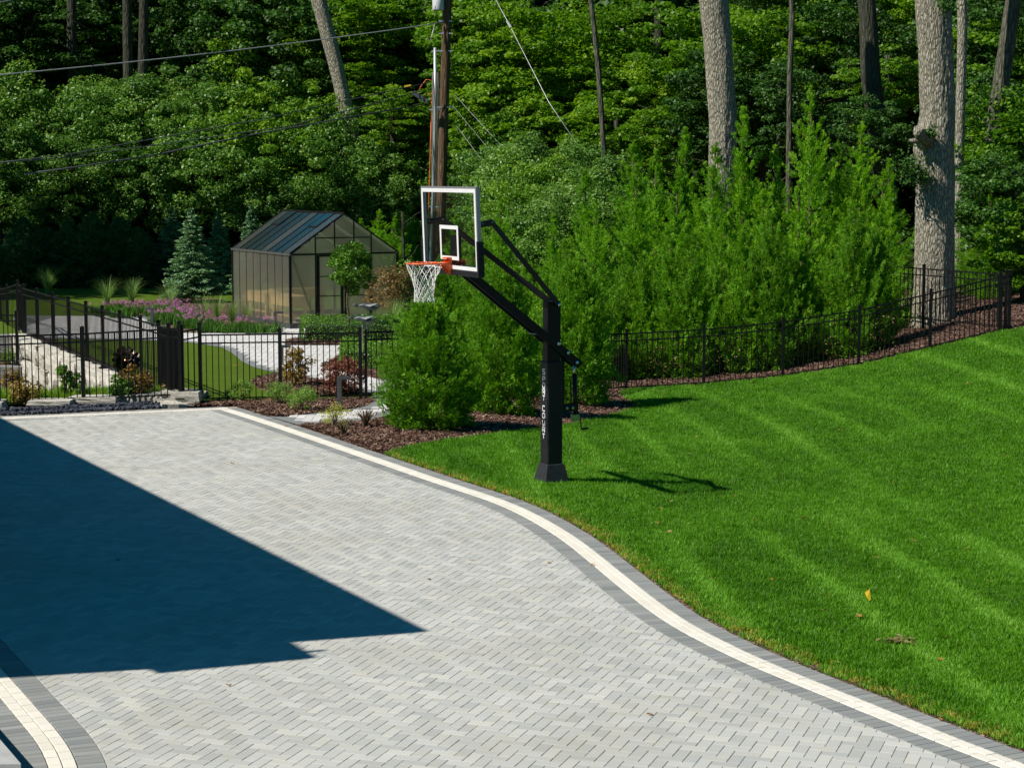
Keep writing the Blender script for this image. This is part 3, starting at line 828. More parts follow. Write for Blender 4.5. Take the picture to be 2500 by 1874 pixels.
def bed(name, pts, z=0.05):
    P = smooth_line([G(x, y) for x, y in pts] + [G(*pts[0])], 0.15, 4)
    o = sheet(name, [tuple(p) for p in P[:-1]], z, 'mulch', thick=0.08); return P
B1 = bed('hedge_bed', [(697, 844.5), (702, 832), (735, 828), (860, 826), (1040, 826), (1040, 844), (873, 845)])
B2 = bed('boxwood_bed', [(782, 897), (815, 880), (835, 864), (900, 858), (1040, 858), (1040, 940), (936, 929.5), (895, 921), (820, 907)])
B3 = bed('red_shrub_bed', [(613, 934), (650, 922), (690, 917), (735, 914), (757, 931), (796, 935), (843, 943.5), (887, 958), (880, 967), (740, 965), (659, 958), (628, 948)])
B4 = bed('flower_bed', [(300, 770), (250, 745), (300, 738), (470, 735), (640, 745), (668, 800), (672, 812), (560, 812.5), (470, 812), (425, 806), (385, 786), (360, 771)])
B5 = bed('spruce_bed', [(395, 752), (430, 733), (480, 728), (545, 735), (560, 752), (480, 762)], 0.056)
# mulch between driveway and fence, both sides of the walk
sheet('front_mulch_bed', [tuple(G(x, y)[:2]) for x, y in [(468, 988), (489, 982), (640, 978), (900, 974), (912, 981), (889, 991.5), (857, 998.3), (768, 1008.2), (697, 1017.5), (652, 1016), (577.8, 989.8)]], 0.012, 'mulch', thick=0.05)
# the mulch on the right follows the sloping ground
mp_l = [(733, 1039.3), (830, 1070), (900, 1096), (943, 1109)]
low2 = [tuple(G(x, y)[:2]) for x, y in mp_l] + upp[1:13] + [(p.x, p.y - 0.1) for p in FB] + [(13.5, 43.4), (22, 43.6)]
upp2 = [tuple(G(x, y)[:2]) for x, y in [(737, 1038.2), (844, 1031), (900, 1028), (947, 1015), (1010, 1000)]] + [(-2.0, 37.2), (-1.5, 42), (0, 50), (4, 60), (8, 72), (14, 76), (24, 76)]
A = resamp(low2, 120); B = resamp(upp2, 120)
V = []; NV2 = 70
for j in range(NV2):
    v = j / (NV2 - 1)
    for i in range(120):
        p = A[i] * (1 - v) + B[i] * v
        V.append((p[0], p[1], max(terr(p[0], p[1]), gz(p[0], p[1])) + 0.018 + 0.02 * noise.noise(Vector((p[0], p[1], 3)))))
F = [(j * 120 + i, j * 120 + i + 1, (j + 1) * 120 + i + 1, (j + 1) * 120 + i) for j in range(NV2 - 1) for i in range(119)]
tag(mobj('mulch_ground', mesh_np('mulch_ground', V, F, M['mulch'], smooth=True)), kind='structure')
# dark wood floor behind the garden
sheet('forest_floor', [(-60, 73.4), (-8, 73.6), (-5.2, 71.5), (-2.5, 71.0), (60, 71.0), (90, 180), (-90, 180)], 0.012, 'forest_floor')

# dry soil edge between border pavers and lawn
e0 = offset_line(band_c, -0.300)[max(0, kb):]; e1 = offset_line(band_c, -0.42)[max(0, kb):]
V = [(p[0], p[1], -0.012) for p in e0] + [(p[0], p[1], terr(p[0], p[1]) + .001) for p in e1]; ne = len(e0)
tag(mobj('soil_edge', mesh_np('soil_edge', V, [(k, k + 1, ne + k + 1, ne + k) for k in range(ne - 1)], M['mulch'])), kind='structure')
# mulch chips
chip = MB()
for k in range(7):
    a = R_.uniform(0, 6.28); x, y = R_.uniform(-.05, .05), R_.uniform(-.05, .05); l, w = R_.uniform(.009, .022), R_.uniform(.003, .007)
    dx, dy = math.cos(a), math.sin(a); z = R_.uniform(0, .012); dz = R_.uniform(-.008, .012)
    p = [(x - dx * l + dy * w, y - dy * l - dx * w, z), (x - dx * l - dy * w, y - dy * l + dx * w, z + .004), (x + dx * l - dy * w, y + dy * l + dx * w, z + dz + .006), (x + dx * l + dy * w, y + dy * l - dx * w, z + dz)]
    chip.poly(p, [(0, 1, 2, 3)])
chip_me = chip.mesh('chip', 'chip')
cp = []; cr = []; cs = []; ct = []
fr_poly = [tuple(G(x, y)[:2]) for x, y in [(470, 990), (489, 982), (640, 978), (900, 974), (912, 981), (889, 991.5), (857, 998.3), (768, 1008.2), (697, 1017.5), (652, 1016), (577.8, 989.8)]]
rt_poly = [tuple(p) for p in A] + [tuple(p) for p in B[::-1]]
for poly, n, zf in ((fr_poly, 5000, lambda x, y: .014), ([tuple(p) for p in B3], 3500, lambda x, y: .052), ([tuple(p) for p in B2], 2500, lambda x, y: .052), ([tuple(p) for p in B1], 2500, lambda x, y: .052), (rt_poly, 26000, lambda x, y: max(terr(x, y), gz(x, y)) + .02)):
    P = np.array(poly); x0, y0 = P.min(0); x1, y1 = P.max(0); x1 = min(x1, 13); y1 = min(y1, 50); x0 = max(x0, -9)
    m_ = n * 8; X = nr.uniform(x0, x1, m_); Y = y0 + (y1 - y0) * nr.random_sample(m_) ** 1.5
    ok = np.nonzero(in_poly_v(X, Y, poly))[0][:n]
    for x, y in zip(X[ok].tolist(), Y[ok].tolist()):
        cp.append((x, y, zf(x, y))); cr.append((nr.normal(0, .2), nr.normal(0, .2), nr.uniform(0, 6.28))); cs.append(nr.uniform(.7, 1.6)); ct.append(nr.random_sample() ** 1.5 * 1.3)
scatter_gn('mulch_chips', cp, cr, cs, ct, chip_me)
# ============================================================ FENCES
pk_cache = {}
def box_mesh(name, sx, sy, sz, mat, ox=0, oy=0, oz=0):
    key = (name, round(sx, 3), round(sy, 3), round(sz, 3), mat)
    if key not in pk_cache:
        m = MB().box(-sx / 2 + ox, -sy / 2 + oy, oz, sx / 2 + ox, sy / 2 + oy, oz + sz); pk_cache[key] = m.mesh(name, mat)
    return pk_cache[key]
POSTM = {}
def post_mesh(h, flange=False):
    key = (round(h, 2), flange)
    if key not in POSTM:
        m = MB(); w = 0.032
        m.box(-w, -w, -0.15, w, w, h)
        m.box(-w - .006, -w - .006, h, w + .006, w + .006, h + .022)
        m.poly([(-w, -w, h + .022), (w, -w, h + .022), (w, w, h + .022), (-w, w, h + .022), (0, 0, h + .045)], [(0, 1, 4), (1, 2, 4), (2, 3, 4), (3, 0, 4)])
        if flange: m.box(-.085, -.085, -.01, .085, .085, .014); m.box(-.05, -.05, .014, .05, .05, .06)
        POSTM[key] = m.mesh('post', 'black_metal')
    return POSTM[key]
def fence(name, posts, label, H=1.25, ph=1.33, gap=0.06, flange=False, step=0.115, pw=0.017, cat='fence', group=None, skip=()):
    """posts: list of ground points; panels between"""
    root = thing(name, posts[0], label, cat, group)
    inv = Vector(posts[0])
    for p in posts:
        mobj('post', post_mesh(ph, flange), root, Vector(p) - inv)
    for k, (a, b) in enumerate(zip(posts[:-1], posts[1:])):
        if k in skip: continue
        a = Vector(a) - inv; b = Vector(b) - inv; d = b - a; L = math.hypot(d.x, d.y); ang = math.atan2(d.y, d.x)
        for z in (H, H - 0.15, gap + 0.03):
            m = MB(); m.bar(a + Vector((0, 0, z)), b + Vector((0, 0, z)), 0.026, 0.03 if z == H else 0.026); m.build('rail', 'black_metal', root)
        n = max(2, int(round(L / step)))
        pm_ = box_mesh('picket', pw, pw, H - gap, 'black_metal')
        for i in range(1, n):
            q = a + d * (i / n); o = mobj('picket', pm_, root, (q.x, q.y, q.z + gap)); o.rotation_euler = (0, 0, ang)
    return root
C0 = Vector((WA.x, WA.y, 0.12))                                   # corner post on the stone ledge
T1 = G(204.5, 985.6, 0.02); T0 = G(-30, 996, 0.02)
Tm = G(-140, 1003, 0.02)
fence('black_fence', [Tm, T0, T1, C0], 'black picket fence on the flat stone ledge along the back edge of the driveway', 1.29, 1.40, 0.05, True)
Gp0 = G(490.4, 983.0, 0.0); Gp1 = G(685, 979, 0.0); Gp2 = G(881, 975.5, 0.0)
fence('black_fence', [Vector((C0.x, C0.y, 0.0)) + Vector((0.03, 0.06, 0.1)), Gp0 + Vector((0, 0, .14))], 'short black fence panel stepping down from the stone ledge to the turf', 1.24, 1.33, 0.05)
fence('black_fence', [Gp0, Gp1, Gp2], 'black picket fence behind the bark mulch with low green herbs in front', 1.26, 1.34, 0.05)
# gate with latch, half hidden by the evergreen
gt = thing('garden_gate', Gp2 + Vector((0.1, 0.02, 0)), 'black picket garden gate beside the big rounded arborvitae', 'gate')
g1 = G(1010, 969, 0.0) - gt.location
for x in (0.0, 1.0):
    q = g1 * x; m = MB(); m.box(q.x - .025, q.y - .025, .05, q.x + .025, q.y + .025, 1.32); m.build('gate_stile', 'black_metal', gt)
for z in (1.27, 1.13, 0.1):
    m = MB(); m.bar(Vector((0, 0, z)), g1 + Vector((0, 0, z)), 0.03, 0.035 if z > .2 else .05); m.build('gate_rail', 'black_metal', gt)
for i in range(1, 9):
    q = g1 * (i / 9); mobj('picket', box_mesh('picket', .017, .017, 1.17, 'black_metal'), gt, (q.x, q.y, .1))
m = MB(); m.box(-.05, -.06, .78, .03, -.02, .9); sphere(m, (-.01, -.07, .84), .045); m.build('latch', 'black_metal', gt)
m = MB(); m.box(-.075, -.05, .9, -.055, -.03, 1.42); m.build('latch_rod', 'chrome', gt)
gq = gt.location + g1
fence('black_fence', [gq + Vector((.1, .1, 0)), Vector((1.0, 40.2, -0.35)) * .5 + gq * .5, Vector((1.0, 40.2, -.35)), FB[0]], 'black picket fence mostly hidden behind the three big arborvitaes', 1.25, 1.33, 0.05)
fence('black_fence', FB + [DP(2463, 806, 43.7)], 'black picket fence climbing the slope at the top edge of the lawn', 1.25, 1.33, 0.04)
e = FB[-1] + Vector((.25, .45, .02))
fence('black_fence', [e, e + Vector((-1.5, 1.7, .05)), e + Vector((-3.0, 3.4, .1)), e + Vector((-4.6, 5.0, .1))], 'black fence running back into the trees behind the big oak trunk', 1.25, 1.33, 0.05)
# fence on top of the retaining wall
side = []
for i, (x, y) in enumerate([(441, 974.6), (414.7, 961), (390, 950), (345.8, 930), (295.3, 912), (252.8, 895), (212.6, 880), (170, 865), (131.6, 850.5), (92.8, 838), (57.9, 825.4)]):
    # intersect the sight line with the vertical plane through the wall top
    d = ray(x, y); w = WB - WA
    t = (WA.x * w.y - WA.y * w.x) / (d[0] * w.y - d[1] * w.x)
    s = ((d[0] * t - WA.x) * w.x + (d[1] * t - WA.y) * w.y) / (w.x ** 2 + w.y ** 2)
    p = WA + w * s; side.append(Vector((p.x, p.y, p.z + 0.0)))
side[0] = C0 + Vector((-.02, .12, 0))
fence('black_fence', side[:3], 'dense short run of black fence just behind the stone corner post', 1.25, 1.33, 0.05, True, 0.062, 0.017)
fence('black_fence', side[2:], 'long black fence receding on top of the rough limestone retaining wall', 1.25, 1.33, 0.05, True, 0.125, 0.014)
f2 = DP(43, 889.5, 49.0); 
fence('black_fence', [f2 + Vector((-3.4, .3, .02)), f2 + Vector((-1.7, .15, .02)), f2], 'black fence panel over the grey block terrace at the left edge', 1.25, 1.33, 0.05, True)
f3 = DP(45, 812, 52.5); f3.z = 0.0
fence('black_fence', [f3, DP(20, 812, 54.2) * 1.0, DP(2, 811, 56.2), DP(-30, 811, 58)], 'black fence running back toward the dark evergreens at the left edge', 1.25, 1.33, 0.05, True, .22, .015)
fence('black_fence', [side[-1] + Vector((.02, .1, 0)), f3 + Vector((0.02, -.02, 0))], 'narrow black fence panel closing the gap at the wall corner', 1.25, 1.33, 0.05)
bb = G(345, 660, 0); 
fence('black_fence', [Vector((-14.5, 77, 0.1)), Vector((-12.6, 77, .1)), Vector((-10.7, 77, .1)), Vector((-8.8, 77, .1))], 'dark fence in deep shade between the woods and the spruces', 1.5, 1.6, 0.05)

# ============================================================ ROCKS
def rock_mesh(name, seed, sx, sy, sz, mat, flat=0.5, sub=3, amp=0.12):
    import bmesh
    bm = bmesh.new(); bmesh.ops.create_cube(bm, size=1.0)
    bmesh.ops.subdivide_edges(bm, edges=bm.edges[:], cuts=sub, use_grid_fill=True)
    for v in bm.verts:
        p = v.co.copy(); s = p.normalized() * 0.5 * 1.25
        q = p.lerp(s, 1 - flat)
        n = noise.noise(q * 3.1 + Vector((seed * 7.3, seed, 0))) * amp * 1.3 + noise.noise(q * 8.0 + Vector((seed, 3, 0))) * amp * 0.5
        q = q * (1 + n); v.co = Vector((q.x * sx, q.y * sy, q.z * sz))
    me = bpy.data.meshes.new(name); bm.to_mesh(me); bm.free(); me.materials.append(M[mat]); return me
blocks = [rock_mesh('stone_block', s, 1, 1, 1, 'limestone', 0.62, 4, 0.15) for s in range(7)]
wl_root = thing('retaining_wall', WA + Vector((0, 0, -1.6)), 'rough pale limestone block retaining wall under the long side fence', 'retaining wall')
w = (WB - WA); w.z = 0; WLn = w.length; wd = w.normalized(); wn_v = Vector((-wd.y, wd.x, 0))
if wn_v.x > 0: wn_v = -wn_v
ang = math.atan2(wd.y, wd.x)
cs_ = [0.55, 0.53, 0.50]
z = 0.0
for r_i, h in enumerate(cs_):
    s = -0.15 + R_.uniform(-.2, 0)
    while s < WLn + .1:
        L = R_.uniform(0.6, 1.25)
        p = wd * (s + L / 2) + wn_v * (0.22 - 0.05 * r_i + R_.uniform(-.04, .04))
        o = mobj('stone_block', blocks[R_.randrange(7)], wl_root, (p.x, p.y, z + h / 2))
        o.rotation_euler = (R_.uniform(-.05, .05), R_.uniform(-.04, .04), ang + R_.uniform(-.07, .07) + (math.pi if R_.random() < .5 else 0)); o.scale = (L * .98, 0.52, h * R_.uniform(.93, 1.0)); s += L
    z += h - 0.005
# backing so no light leaks through the joints
m = MB(); a = wn_v * -0.02; b = wd * WLn
m.hexa([a, a + b, a + b - wn_v * .3, a - wn_v * .3, a + Vector((0, 0, 1.56)), a + b + Vector((0, 0, 1.56)), a + b - wn_v * .3 + Vector((0, 0, 1.56)), a - wn_v * .3 + Vector((0, 0, 1.56))])
m.build('wall_core', 'soil', wl_root)
# terrace of grey blocks at the left edge
tw = thing('terrace_wall', DP(50, 960, 48.7), 'low terrace of square grey stone blocks at the left edge', 'retaining wall')
gb = [rock_mesh('grey_block', 20 + s, 1, 1, 1, 'grey_stone', 0.92, 3, 0.05) for s in range(3)]
for row, (y0, hh, off) in enumerate([(893, .42, 0), (937, .40, .4), (975, .4, .1)]):
    q = DP(57, y0, 48.8 - .35 * row)
    for i in range(5):
        L = 0.8; o = mobj('stone_block', gb[i % 3], tw, Vector((q.x - .4 - i * .83 - off * .3, q.y + .05 * i, q.z - hh / 2)) - tw.location)
        o.scale = (L, .5, hh); o.rotation_euler = (0, 0, R_.uniform(-.04, .04))
m = MB(); q = DP(57, 893, 48.8); q = q - tw.location
m.box(q.x - 6, q.y + .15, q.z - 1.2, q.x - .02, q.y + 4, q.z - .03); m.build('planting_soil', 'mulch', tw)
up = DP(30, 838, 50.5)
o = mobj('grey_block', gb[0]); o.location = DP(20, 838, 50.3); o.scale = (1.0, .5, .45); tag(o, 'grey square boulder on the upper terrace behind the black fence at far left', 'boulder')
# flat ledge stones below the fence
ledge_px = [(-30, 998, 70, .16), (118, 992, 105, .14), (226, 984.5, 120, .15), (345, 979.5, 110, .17), (420, 975, 62, .2), (452, 984, 72, .26), (475, 968, 48, .1)]
for i, (x, y, wpx, hh) in enumerate(ledge_px):
    me = rock_mesh('ledge_stone', 40 + i, 1, 1, 1, 'limestone', 0.86, 5, 0.055)
    p = G(x, y + 4, 0.0); sc = p.y / FPX; o = mobj('ledge_stone', me, None, (p.x, p.y + .22, hh * .45)); o.scale = (wpx * sc * 1.0, 0.55, hh); o.rotation_euler = (0, 0, R_.uniform(-.05, .08))
    lab = ['flat pale ledge stone at the far left end of the stone edging', 'long low ledge stone, second from the left end of the edging', 'flat cracked ledge stone under the fence post left of the spinner', 'long flat ledge stone below the metal spinner',
           'ledge stone just left of the corner boulder', 'thick split boulder under the fence corner post', 'thin flat stone on the turf behind the corner boulder'][i]
    tag(o, lab, 'stone', 'ledge stones along the far driveway edge')
# slate chips
chips = []
smb = MB()
for i in range(1500):
    t = R_.random(); x = -40 + 430 * t; yy = 1011.5 - 0.0445 * (x) + R_.uniform(-7, 1.5); p = G(x, yy, 0.0)
    if p.x < LEDGE_A.x - .5: continue
    s = R_.uniform(.012, .035); a = R_.uniform(0, 6.28); z = R_.uniform(0.0, .05) * (1 if yy < 1009 - .0445 * x else .3)
    d1 = Vector((math.cos(a), math.sin(a), R_.uniform(-.5, .5))).normalized() * s * 1.4; d2 = Vector((-math.sin(a), math.cos(a), R_.uniform(-.4, .4))).normalized() * s * .8; d3 = Vector((0, 0, s * .45))
    c = Vector((p.x, p.y, z + .01)); smb.hexa([c - d1 - d2 - d3, c + d1 - d2 * .6 - d3, c + d1 * .7 + d2 - d3, c - d1 * .8 + d2 - d3, c - d1 - d2 + d3, c + d1 - d2 * .6 + d3, c + d1 * .7 + d2 + d3, c - d1 * .8 + d2 + d3])
tag(smb.build('slate_chips', 'slate'), kind='stuff')

# ============================================================ BASKETBALL HOOP
GC = GT(1331, 1186)
NV_ = Vector((-0.903, -0.430, 0)); UV = Vector((0.430, -0.903, 0))
HC = Vector((GC.x, GC.y, GC.z)) - (NV_ + UV) * 0.19
hoop = thing('basketball_hoop', HC, 'tall black basketball hoop with glass backboard and padded post on the lawn', 'basketball hoop')
hoop.rotation_euler = (0, 0, math.atan2(NV_.y, NV_.x))
# local frame: +x towards the court (n). local +y = z cross n
YL = Vector((0, 0, 1)).cross(NV_)              # = (0.43,-0.903)
sg = 1 if YL.dot(UV) > 0 else -1               # +y local points to the near side
def hz(y_px, x_px, off_n=0.0, off_u=0.0):
    """height above the hoop base of a point seen at y_px, known offset from the post"""
    p = HC + NV_ * off_n + UV * off_u
    return DP(x_px, y_px, p.y).z - HC.z
zt_post = hz(735, 1345); zp_top = hz(880, 1340); zs_top = hz(1129.6, 1335)
m = MB(); m.box(-.102, -.076, 0, .102, .076, zt_post); m.build('post', 'hoop_black', hoop, bevel=.008)
PADW = .118
m = MB(); m.box(-PADW, -PADW, zs_top - .02, PADW, PADW, zp_top); m.build('post_pad', 'pad_vinyl', hoop, bevel=.022)
m = MB(); a = .2; b = .135
m.hexa([(-a, -a, -.03), (a, -a, -.03), (a, a, -.03), (-a, a, -.03), (-b, -b, zs_top), (b, -b, zs_top), (b, b, zs_top), (-b, b, zs_top)]); m.build('base_skirt', 'skirt_rubber', hoop, bevel=.012)
m = MB(); m.box(PADW - .03, -PADW - .0, zp_top - .002, PADW + .004, PADW, zp_top + .004)
# lettering, one stroke letter per glyph, stacked down the front face
GL = {'S': [((0, 1), (1, 1)), ((0, 1), (0, .55)), ((0, .55), (1, .45)), ((1, .45), (1, 0)), ((1, 0), (0, 0))],
      'P': [((0, 0), (0, 1)), ((0, 1), (1, 1)), ((1, 1), (1, .5)), ((1, .5), (.1, .5))],
      'O': [((.15, 0), (.85, 0)), ((.85, 0), (1, .3)), ((1, .3), (1, .7)), ((1, .7), (.85, 1)), ((.85, 1), (.15, 1)), ((.15, 1), (0, .7)), ((0, .7), (0, .3)), ((0, .3), (.15, 0))],
      'R': [((0, 0), (0, 1)), ((0, 1), (1, 1)), ((1, 1), (1, .5)), ((1, .5), (0, .5)), ((.45, .5), (1, 0))],
      'T': [((0, 1), (1, 1)), ((.5, 1), (.5, 0))],
      'C': [((1, 1), (0, 1)), ((0, 1), (0, 0)), ((0, 0), (1, 0))],
      'U': [((0, 1), (0, 0)), ((0, 0), (1, 0)), ((1, 0), (1, 1))]}
ypx = {0: 903, 1: 925, 2: 942.5, 3: 962, 4: 975, 6: 997, 7: 1015, 8: 1032, 9: 1051, 10: 1067}
ycent = [907, 925, 940.5, 956, 971.5, None, 996.5, 1014, 1031, 1048, 1064.5]
for k, ch in enumerate('SPORT COURT'):
    if ch == ' ': continue
    zc = hz(ycent[k], 1317, .118); hgt = .066; wid = .07
    m = MB()
    for (x0, y0), (x1, y1) in GL[ch]:
        ya = (x0 - .5) * wid * 1.0; yb = (x1 - .5) * wid
        m.bar((PADW + .0015, ya * sg, zc + (y0 - .5) * hgt), (PADW + .0015, yb * sg, zc + (y1 - .5) * hgt), .004, .0135, up=(1, 0, 0)) if False else \
        m.bar((PADW + .0015, ya * sg, zc + (y0 - .5) * hgt), (PADW + .0015, yb * sg, zc + (y1 - .5) * hgt), .0175, .005, up=(1, 0, 0))
    m.build('letter', 'white_paint', hoop)
# boards
LB = 1.515; WBd = 0.915
def board_z(y, x, u): return hz(y, x, LB, u)
zbt = board_z(456.4, 1164.4, .9); zbb = board_z(678.4, 1172, .9)
bd_h = zbt - zbb
xf = LB
lean = 0.035                                    # the board leans forward a little at the top
def bx_(z): return xf + lean * (z - zbb)
def slab(mb, y0, z0, y1, z1, t0, t1):
    p = []
    for zz in (z0, z1):
        for (xx, yy) in ((t0, y0), (t1, y0), (t1, y1), (t0, y1)): p.append((bx_(zz) + xx, yy, zz))
    mb.hexa(p); return mb
fw = .05
m = MB(); slab(m, -WBd, zbt - fw * .9, WBd, zbt, -.055, .0); slab(m, -WBd, zbb + .06, -WBd + fw, zbt - fw * .9, -.055, 0); slab(m, WBd - fw, zbb + .06, WBd, zbt - fw * .9, -.055, 0); m.build('backboard_frame', 'alu_frame', hoop)
m = MB(); slab(m, -WBd + fw, zbb + .07, WBd - fw, zbt - fw * .9, -.014, -.004); m.build('glass_panel', 'glass', hoop)
def wstripe(y0, z0, y1, z1): 
    m = MB(); slab(m, y0, z0, y1, z1, -.0035, .0025); return m
m = MB()
bt = .05
for r in ((-WBd + .02, zbt - fw * .55 - bt, WBd - .02, zbt - fw * .55), (-WBd + .02, zbb + .08, -WBd + .02 + bt, zbt - fw * .55 - bt), (WBd - .02 - bt, zbb + .08, WBd - .02, zbt - fw * .55 - bt), (-WBd + .02 + bt, zbb + .08, WBd - .02 - bt, zbb + .08 + bt)):
    slab(m, r[0], r[1], r[2], r[3], .0005, .003)
m.build('border_line', 'white_paint', hoop)
m = MB(); tw_ = .305; z0 = zbb + .08 + bt + .07; z1 = z0 + .457
for r in ((-tw_, z1 - bt, tw_, z1), (-tw_, z0, -tw_ + bt, z1 - bt), (tw_ - bt, z0, tw_, z1 - bt), (-tw_ + bt, z0, tw_ - bt, z0 + bt)):
    slab(m, r[0], r[1], r[2], r[3], .0005, .003)
m.build('target_square', 'white_paint', hoop)
m = MB(); slab(m, -WBd - .02, zbb, WBd + .02, zbb + .075, -.08, .016); m.build('edge_pad', 'pad_vinyl', hoop, bevel=.01)
for s in (-1, 1):
    m = MB(); slab(m, s * WBd - .022, zbb + .0751, s * WBd + .022, zbb + .47, -.08, .016); m.build('edge_pad', 'pad_vinyl', hoop, bevel=.01)
    m = MB(); sphere(m, (xf - .06, s * WBd + .024 * s, zbb + .42), .008, 6, 4); m.build('pad_screw', 'chrome', hoop)
# rim
zr = hz(643, 1033, LB + .38)
RX = xf + .38; RR = .2365
m = MB(); pts = [(RX + RR * math.cos(a), RR * math.sin(a), zr) for a in np.linspace(0, 2 * math.pi, 41)]
m.tube(pts, .0105, 8, False); rim = m.build('rim', 'orange_steel', hoop, smooth=True)
m = MB()
pts = [(RX + RR * 1.0 * math.cos(a), RR * 1.0 * math.sin(a), zr - .026) for a in np.linspace(math.radians(105), math.radians(255), 16)]
m.tube(pts, .007, 6)
m.hexa([(xf + .004, -.075, zr - .055), (RX - RR * .93, -.10, zr - .02), (RX - RR * .93, .10, zr - .02), (xf + .004, .075, zr - .055), (xf + .004, -.075, zr + .02), (RX - RR * .93, -.10, zr - .002), (RX - RR * .93, .10, zr - .002), (xf + .004, .075, zr + .02)])
m.build('rim_bracket', 'orange_steel', rim)
m = MB(); m.box(xf + .004, -.075, zr - .15, xf + .018, .075, zr + .075); m.box(xf + .004, -.075, zr + .055, xf + .085, .075, zr + .075)
for s in (-1, 1):
    m.poly([(xf + .018, s * .075, zr + .055), (xf + .12, s * .07, zr - .0), (xf + .12, s * .07, zr - .03), (xf + .018, s * .075, zr - .15), (xf + .018, s * .069, zr + .055), (xf + .12, s * .064, zr - .0), (xf + .12, s * .064, zr - .03), (xf + .018, s * .069, zr - .15)], [(0, 1, 2, 3), (7, 6, 5, 4), (0, 4, 5, 1), (1, 5, 6, 2), (2, 6, 7, 3)])
m.build('rim_plate', 'orange_steel', rim)
# flex strut seen through the glass
m = MB(); m.hexa([(xf - .20, -.06, zr - .05), (xf - .07, -.06, zr - .10), (xf - .07, .06, zr - .10), (xf - .20, .06, zr - .05), (xf - .20, -.06, zr + .04), (xf - .07, -.06, zr + .07), (xf - .07, .06, zr + .07), (xf - .20, .06, zr + .04)]); m.build('rim_mount', 'orange_steel', rim)
# net: crossing cords
m = MB(); NC = 12
prof = [(0, .236), (-.09, .20), (-.17, .165), (-.25, .140), (-.33, .128), (-.40, .128), (-.455, .135)]
for k in range(NC):
    for s in (-1, 1):
        pts = []
        for q, (dz, r) in enumerate(prof):
            a = 2 * math.pi * (k + s * q * .5) / NC
            rr = r * (1 + .05 * math.sin(k * 2.3 + q))
            pts.append((RX + rr * math.cos(a), rr * math.sin(a), zr - .012 + dz + .008 * math.sin(k * 1.7 + q * 2.1)))
        m.tube(pts, .0052, 5, False)
for k in range(NC):
    for dz, r in (prof[-1],):
        a = 2 * math.pi * (k + .5 * (len(prof) - 1)) / NC
        c = Vector((RX + r * math.cos(a), r * math.sin(a), zr + dz - .012)); tdir = Vector((-math.sin(a), math.cos(a), 0))
        m.tube([c, c + tdir * .014 + Vector((0, 0, -.025)), c + Vector((0, 0, -.045)), c - tdir * .014 + Vector((0, 0, -.025)), c], .0052, 5, False)
m.build('net', 'net_cord', rim, smooth=True)
m = MB()
for k in range(NC):
    a = 2 * math.pi * k / NC; m.tube([(RX + RR * math.cos(a), RR * math.sin(a), zr - .012), (RX + RR * 1.02 * math.cos(a), RR * 1.02 * math.sin(a), zr + .018)], .006, 5)
m.build('net_hook', 'net_cord', rim)
# lower arm: two parallel bars from behind the post to the foot of the board
zt1 = hz(743.5, 1353, -.06, .1); zl0 = hz(884.6, 1404, -.33, .1); zl1 = hz(839, 1355, -.06, .1); zbolt = hz(861, 1378, -.2, .1)
A0 = Vector((-.40, 0, hz(892, 1411, -.38, .1))); A1 = Vector((xf - .10, 0, zbb + .12))
for s in (-1, 1):
    off = Vector((0, s * .092, 0)); m = MB(); m.bar(A0 + off, A1 + off, .022, .115); m.build('lower_arm', 'hoop_black', hoop, bevel=.004)
dA = (A1 - A0); m = MB(); c = A0 + dA * .36 + Vector((0, 0, -.05)); m.bar(c + Vector((0, -.1, 0)), c + Vector((0, .1, 0)), .12, .012); m.build('arm_plate', 'alu_frame', hoop)
# upper arms splay out to the two sides of the board
zj = board_z(549, 1180, .86)
for s in (-1, 1):
    m = MB(); a = Vector((-.06, s * .094, zt1)); c = Vector((xf - .24, s * .80, zj + .03)); c2 = Vector((xf - .045, s * .885, zj - .0)); b_ = a.lerp(c, .16)
    m.bar(a, b_, .014, .085); m.bar(b_ - (c - b_).normalized() * .01, c, .016, .078); m.bar(c - (c2 - c) * .05, c2, .016, .08); m.build('upper_arm', 'hoop_black', hoop, bevel=.003)
    for q in (c, c2 + Vector((-.02, 0, .015))): mm = MB(); sphere(mm, (q.x, q.y + .012, q.z), .014, 6, 4); mm.build('bolt', 'chrome', hoop)
m = MB(); m.bar((xf - .05, -.86, zj), (xf - .05, .86, zj), .03, .04) if False else None
m = MB(); m.box(xf - .10, -.14, zbb + .06, xf - .06, .14, zbb + .52); m.box(xf - .098, -.84, zbb + .085, xf - .062, .84, zbb + .13); m.build('board_support', 'hoop_black', hoop)
for (nn, zz) in ((-.06, zt1), (-.06, zl1), (-.2, zbolt), (-.335, zl0)):
    m = MB(); sphere(m, (nn, sg * .112, zz), .026, 10, 6, (1, .6, 1)); m.build('bolt', 'chrome', hoop)
